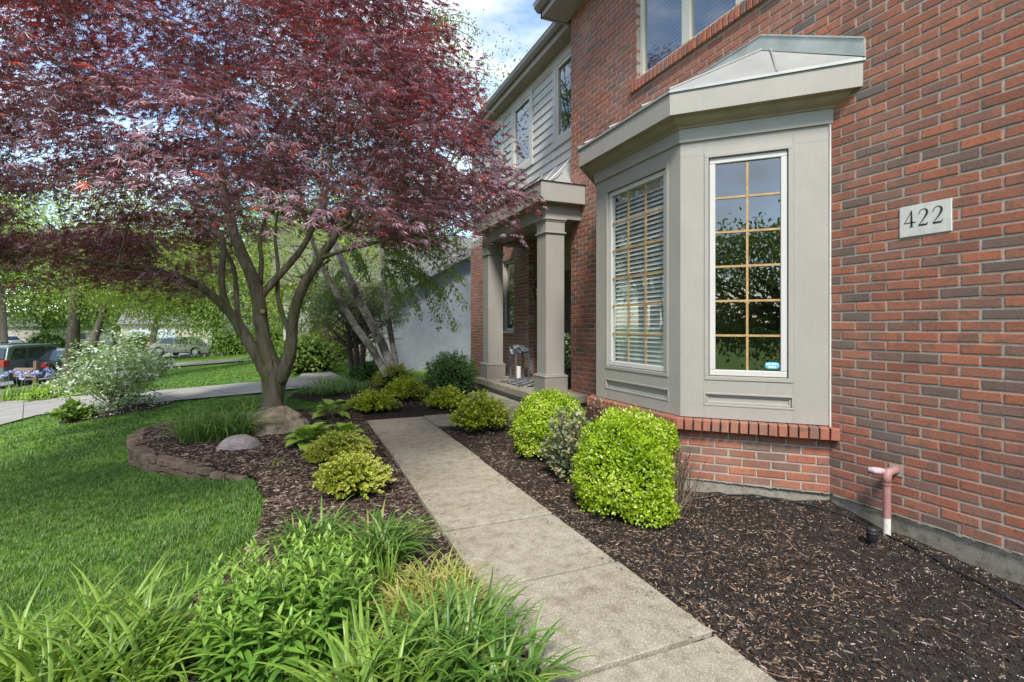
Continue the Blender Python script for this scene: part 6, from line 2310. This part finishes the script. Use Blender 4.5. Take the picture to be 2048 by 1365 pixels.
def car(name, label, p, rz, body, low, high, W, belt, wheels, wr, wins, cat, group='cars parked beyond the lawn', inset=.16, tail=None, head=None, mirror=None, wshield=None, rglass=None):
    """low, high = side outlines (x, z) of body and cabin; wins = list of side window outlines"""
    root = thing(name, label, cat, p, rz, group)
    ground = [(x, z) for x, z in low]
    def yy(z, e=0.0):
        return W / 2 - (max(0, z - belt) * inset) - (max(0, .55 - z) * .12) + e
    def slab(outline, nm, mat, par):
        m = MB()
        n = len(outline)
        bev = .05
        L_ = [(x, yy(z), z) for x, z in outline]
        cx_, cz_ = sum(x for x, z in outline) / n, sum(z for x, z in outline) / n
        m.add(L_ + [(x, -y, z) for x, y, z in L_], [tuple(range(n)), tuple(range(2 * n - 1, n - 1, -1))] + [(i, n + i, n + (i + 1) % n, (i + 1) % n) for i in range(n)])
        return m.build(nm, mat, par, world=False, bevel=.035)
    # wheel arches cut into the lower outline
    out = []
    for x, z in low:
        out.append((x, z))
    b = slab(out, 'body', body, root)
    slab(high, 'cabin', body, root)
    for s in (-1, 1):
        for wv in wins:
            m = MB()
            m.poly([(x, s * (yy(z) + .012), z) for x, z in (wv if s > 0 else wv[::-1])][::-1])
            m.build('side_window', 'car_glass', root, world=False)
    for q, nm in ((wshield, 'windscreen'), (rglass, 'rear_window')):
        if q:
            (xa, za), (xb, zb) = q
            dx = .015 if nm == 'windscreen' else -.015
            m = MB()
            m.quad((xa + dx, yy(za) - .08, za + .01), (xa + dx, -yy(za) + .08, za + .01), (xb + dx, -yy(zb) + .08, zb + .01), (xb + dx, yy(zb) - .08, zb + .01))
            m.build(nm, 'car_glass', root, world=False)
    for wx in wheels:
        for s in (-1, 1):
            y = s * (W / 2 - .11)
            ar = MB()
            ar.tube([(wx, y + s * .095, wr + .02), (wx, y + s * .117, wr + .02)], wr * 1.16, 24)
            ar.build('wheel_arch', 'car_trim', root, world=False)
            m = MB()
            m.tube([(wx, y - .11, wr), (wx, y - .09, wr), (wx, y + .09, wr), (wx, y + .122, wr)] if s > 0 else [(wx, y + .11, wr), (wx, y + .09, wr), (wx, y - .09, wr), (wx, y - .122, wr)], [wr * .94, wr, wr, wr * .95], 24)
            wh = m.build('wheel', 'tyre', root, world=False)
            m = MB()
            for k in range(6):
                a = k * math.pi / 3
                d = Vector((math.cos(a), 0, math.sin(a)))
                t2 = Vector((-math.sin(a), 0, math.cos(a)))
                c0 = Vector((wx, y + s * .128, wr))
                m.quad(c0 + t2 * .035, c0 - t2 * .035, c0 + d * wr * .62 - t2 * .05, c0 + d * wr * .62 + t2 * .05)
            m.tube([(wx, y + s * .121, wr), (wx, y + s * .130, wr)], wr * .16, 12)
            n = 24
            for k in range(n):
                a0, a1 = 2 * math.pi * k / n, 2 * math.pi * (k + 1) / n
                pt = lambda a, r_: (wx + r_ * math.cos(a), y + s * .127, wr + r_ * math.sin(a))
                m.quad(pt(a0, wr * .58), pt(a1, wr * .58), pt(a1, wr * .68), pt(a0, wr * .68))
            m.build('rim', 'rim_alloy', wh, world=False)
    for spec_, nm, mat in ((tail, 'tail_light', 'tail_red'), (head, 'headlight', 'head_clear')):
        if spec_:
            xa, xb, za, zb = spec_
            for s in (-1, 1):
                ya, yb_ = s * (W / 2 - .17), s * (yy((za + zb) / 2) + .014)
                MB().box((min(xa, xb), min(ya, yb_), za), (max(xa, xb), max(ya, yb_), zb)).build(nm, mat, root, world=False, bevel=.02)
    if mirror:
        for s in (-1, 1):
            MB().box((mirror[0] - .06, s * (W / 2 + .04) - .09, mirror[1]), (mirror[0] + .06, s * (W / 2 + .04) + .09, mirror[1] + .15)).build('mirror', body, root, world=False, bevel=.03)
    # door seams and sill
    MB().box((wheels[0] + wr * 1.1, -W / 2 + .01, wr * .72), (wheels[1] - wr * 1.1, W / 2 - .01, wr * .95)).build('sill', 'car_trim', root, world=False)
    for s in (-1, 1):
        for wx in ((wheels[0] + wheels[1]) / 2 - .05, (wheels[0] + wheels[1]) / 2 - 1.0):
            MB().box((wx, s * (W / 2 + .004) - .02, belt - .14), (wx + .18, s * (W / 2 + .004) + .02, belt - .11)).build('door_handle', body, root, world=False)
    return root
def arch(wx, r_, zb):
    return [(wx - r_, zb)] + [(wx - r_ * math.cos(a), max(zb, .34 + r_ * math.sin(a))) for a in (math.pi * k / 8 for k in range(1, 8))] + [(wx + r_, zb)]
def outline(front, rear, zb, w0, w1, r_, top):
    return [(rear, zb)] + arch(w0, r_, zb) + arch(w1, r_, zb) + [(front, zb)] + top
# green SUV, tail towards us
ps = gp(66, 768)
suv_low = outline(2.5, -2.5, .32, -1.5, 1.52, .43, [(2.58, .62), (2.5, .95), (2.3, 1.08), (1.25, 1.16), (-2.45, 1.16), (-2.58, .95), (-2.58, .5)])
suv_high = [(1.25, 1.14), (.45, 1.68), (.1, 1.78), (-1.9, 1.78), (-2.25, 1.70), (-2.48, 1.14)]
suv_w = [[(.95, 1.2), (.36, 1.62), (-.25, 1.66), (-.25, 1.2)], [(-.33, 1.2), (-.33, 1.66), (-1.25, 1.66), (-1.35, 1.2)], [(-1.45, 1.2), (-1.35, 1.66), (-2.0, 1.64), (-2.25, 1.2)]]
suv = car('suv', 'dark green SUV parked behind the mailbox with its tail to the left', (ps.x - .3, ps.y + .3, gz(ps.x, ps.y)), math.radians(76), 'car_green', suv_low, suv_high, 1.98, 1.16, (-1.5, 1.52), .38, suv_w, 'car', tail=(-2.6, -2.3, .92, 1.2), head=(2.35, 2.6, .78, .95), mirror=(.75, 1.16), wshield=((1.12, 1.2), (.48, 1.66)), rglass=((-2.47, 1.22), (-2.29, 1.66)))
for s in (-1, 1):
    MB().tube([(.1, s * .74, 1.79), (.0, s * .74, 1.84), (-1.9, s * .74, 1.84), (-2.0, s * .74, 1.79)], .02, 5).build('roof_rail', 'car_trim', suv, world=False)
MB().box((-2.62, -.8, .42), (-2.5, .8, .66)).build('bumper', 'car_trim', suv, world=False)
MB().box((-2.6, -.25, .78), (-2.585, .25, .90)).build('number_plate', 'sash_white', suv, world=False)
for s in (-1, 1):
    MB().box((-2.63, s * .55 - .22, .50), (-2.615, s * .55 + .22, .54)).build('reflector', 'tail_red', suv, world=False)
sed_low = outline(2.38, -2.38, .26, -1.38, 1.42, .39, [(2.45, .5), (2.35, .72), (1.1, .92), (-1.5, .98), (-2.35, .92), (-2.42, .6)])
sed_high = [(1.15, .90), (.35, 1.34), (.0, 1.43), (-.75, 1.43), (-1.1, 1.36), (-1.85, .94)]
sed_w = [[(.85, .96), (.28, 1.30), (-.25, 1.36), (-.25, .96)], [(-.32, .96), (-.32, 1.36), (-.85, 1.36), (-1.2, 1.22), (-1.4, .98)]]
def sedan(label, p, rz, col):
    return car('sedan', label, p, rz, col, sed_low, sed_high, 1.82, .95, (-1.38, 1.42), .325, sed_w, 'car', tail=(-2.42, -2.2, .70, .88), head=(2.15, 2.42, .58, .72), mirror=(.75, .94), wshield=((1.05, .96), (.36, 1.33)), rglass=((-1.78, .97), (-1.12, 1.33)))
p = gp(370, 712)
sedan('tan sedan parked side on across the lawn', (p.x, p.y, p.z), math.radians(-YAW * 57.3 - 2), 'car_tan')
p = gp(150, 757)
sedan('dark sedan just ahead of the green SUV', (p.x, p.y, gz(p.x, p.y)), math.radians(66), 'car_dark')
van_low = outline(2.5, -2.6, .35, -1.6, 1.6, .42, [(2.62, .6), (2.5, .95), (1.9, 1.1), (-2.6, 1.1)])
van_high = [(1.9, 1.08), (1.2, 1.75), (.9, 1.95), (-2.5, 1.95), (-2.6, 1.08)]
van_w = [[(1.55, 1.15), (1.05, 1.65), (.5, 1.68), (.5, 1.15)], [(.4, 1.15), (.4, 1.68), (-.8, 1.68), (-.8, 1.15)], [(-.9, 1.15), (-.9, 1.68), (-2.3, 1.68), (-2.3, 1.15)]]
p = gp(10, 694)
car('van', 'white van parked at the far left house', (p.x, p.y, p.z), math.radians(-30), 'car_white', van_low, van_high, 1.95, 1.1, (-1.6, 1.6), .36, van_w, 'van', tail=(-2.62, -2.5, .9, 1.3), head=(2.4, 2.6, .7, .9), mirror=(1.5, 1.1), wshield=((1.85, 1.12), (1.22, 1.72)))
p = gp(62, 691)
car('suv', 'white SUV parked right of the white van', (p.x, p.y, p.z), math.radians(80), 'car_white', suv_low, suv_high, 1.95, 1.16, (-1.5, 1.52), .37, suv_w, 'car', tail=(-2.6, -2.3, .92, 1.2), head=(2.35, 2.6, .78, .95), mirror=(.75, 1.16), rglass=((-2.47, 1.22), (-2.29, 1.66)))

# ------------------------------------------------------------------ mailbox, irises, yard sign
plain('old_wood', (.17, .115, .075), .85, var=.3, scale=14, bump=.5)
plain('flag_orange', (.60, .06, .03), .5)
p = gp(72, 778)
tmb = p.x * SN + p.y * CS
mbx = thing('mailbox', 'weathered wooden mailbox with a red flag on a post', 'mailbox', p)
k_ = tmb / F
e1 = Vector((CS, -SN, 0))
e2 = Vector((SN, CS, 0))
MB().obox(p, e1, e2, UP, (-.055, -.055, -.2), (.055, .055, 56 * k_)).build('post', 'old_wood', mbx)
MB().obox(p, e1, e2, UP, (-.60, -.05, 18 * k_), (.0, .05, 22 * k_)).build('arm', 'old_wood', mbx)
bxo = MB()
bxo.obox(p, e1, e2, UP, (-40 * k_, -.11, 24 * k_), (-4 * k_, .11, 36 * k_))
bxo.build('box', 'old_wood', mbx, bevel=.01)
MB().extrude([p + e1 * (-42 * k_) + e2 * -.15 + UP * 35.5 * k_, p + e1 * (-42 * k_) + UP * 42 * k_, p + e1 * (-42 * k_) + e2 * .15 + UP * 35.5 * k_], e1 * (40 * k_)).build('roof', 'old_wood', mbx)
MB().obox(p, e1, e2, UP, (-35 * k_, -.125, 29 * k_), (-26 * k_, -.112, 32.5 * k_)).build('signal_flag', 'flag_orange', mbx)
cu = bpy.data.curves.new('lettering', 'FONT')
cu.body = '422'
cu.size = 9 * k_
to = bpy.data.objects.new('lettering', cu)
me = bpy.data.meshes.new_from_object(to)
bpy.data.objects.remove(to)
me.materials.clear()
me.materials.append(MATS['sash_white'])
lo = bpy.data.objects.new('house_number', me)
COL.objects.link(lo)
lo.parent = mbx
lo.matrix_parent_inverse = pw(mbx).inverted()
lo.location = p + e1 * (-22 * k_) + e2 * -.114 + UP * 27 * k_
lo.rotation_euler = (math.radians(90), 0, -YAW)
# iris bed round the mailbox
for i, (u, v) in enumerate(((32, 800), (62, 798), (92, 795), (112, 790))):
    q = gp(u, v)
    root = thing('iris', ('iris clump with pale violet flowers at the left of the mailbox bed', 'iris clump in front of the mailbox post', 'iris clump right of the mailbox post', 'low iris clump at the right end of the mailbox bed')[i], 'plant', q, group='irises by the mailbox')
    blades('foliage', 'hosta_leaf' if i != 1 else 'green_leaf', (q.x, q.y, q.z - .02), 110, .32, (.30, .55), (.012, .020), (1.0, 1.5), (.1, .9), root)
    for j in range(6 if i < 3 else 2):
        s = Vector((q.x + random.gauss(0, .3), q.y + random.gauss(0, .25), q.z))
        h = random.uniform(.60, .85)
        m = MB().tube([s, s + Vector((random.gauss(0, .04), 0, h))], [.008, .005], 5)
        stn = m.build('stem', 'stem_green', root)
        n = 14
        aa = rng.uniform(0, 6.28, n)
        el = rng.uniform(-.5, 1.2, n)
        leaves('flower', OVAL, np.tile(np.array(s + UP * h), (n, 1)) + rng.normal(0, .015, (n, 3)), np.stack([np.cos(aa) * np.cos(el), np.sin(aa) * np.cos(el), np.sin(el)], -1), rvec(n), rng.uniform(.07, .12, n), rng.random(n), 'petal_iris', root)
q = gp(118, 795)
clipped_shrub('ground_cover', 'low bright green ground cover right of the irises', (q.x, q.y, q.z + .06), (.9, .5, .22), 1800, (.05, .09), 'hosta_leaf', None, LENS, .3, .2, sprout=.1, core=.7)
p = gp(455, 709)
ys = thing('yard_sign', 'small red yard sign near the far tree', 'sign', p)
MB().tube([p, p + UP * .9], .02, 6).build('post', 'sash_white', ys)
MB().obox(p, e1, e2, UP, (-.42, -.02, .45), (.42, .02, 1.1)).build('board', 'flag_red', ys, bevel=.05)
MB().obox(p, e1, e2, UP, (-.2, -.03, .62), (.2, -.022, .9)).build('emblem', 'sash_white', ys)
p, tp = gbase(425, 707)
lpst = thing('lamp_post', 'thin white garden lamp post behind the sedan', 'lamp', p)
MB().tube([p, p + UP * 1.9], .045, 8).build('post', 'sash_white', lpst)
MB().lathe(p + UP * 1.9, [(.05, 0), (.12, .05), (.14, .3), (.05, .42)], 8).build('lantern', 'black_iron', lpst)

# ------------------------------------------------------------------ planter and bow on the porch
pl = Vector((3.66, 6.66, PZ))
pot = thing('flower_planter', 'black pot of white flowers between the near column and the brick corner', 'planter', pl)
MB().lathe(pl, [(.10, 0), (.14, .30), (.155, .31), (.155, .34), (.13, .34), (.12, .30)], 18).build('pot', 'black_plastic', pot)
MB().lathe(pl, [(.128, .30), (.02, .315)], 14).build('soil', 'dark_soil', pot)
n = 500
P = np.array(pl)[None] + np.stack([rng.normal(0, .09, n), rng.normal(0, .09, n), .34 + rng.random(n) * .48], -1)
leaves('foliage', LENS, P, rvec(n) + np.array([0, 0, .3]), rvec(n) + np.array([0, 0, .8]), rng.uniform(.04, .08, n), rng.random(n), 'dark_leaf', pot)
n = 150
P = np.array(pl)[None] + np.stack([rng.normal(0, .10, n), rng.normal(0, .10, n), .36 + rng.random(n) * .48], -1)
leaves('flowers', OVAL, P, rvec(n), rvec(n), rng.uniform(.025, .045, n), rng.random(n), 'petal_white', pot)
n = 220
P = np.array(lp)[None] + np.stack([-.12 + rng.normal(0, .06, n), -.11 + rng.normal(0, .03, n), lh + .02 + rng.normal(0, .038, n)], -1)
bow = leaves('bow', OVAL, P, rvec(n), rvec(n), rng.uniform(.03, .06, n), np.where(rng.random(n) < .3, 1.0, rng.random(n) * .7), 'bow_grey')
tag(bow, 'grey and white flower spray tied to the top of the porch lantern', 'flowers')
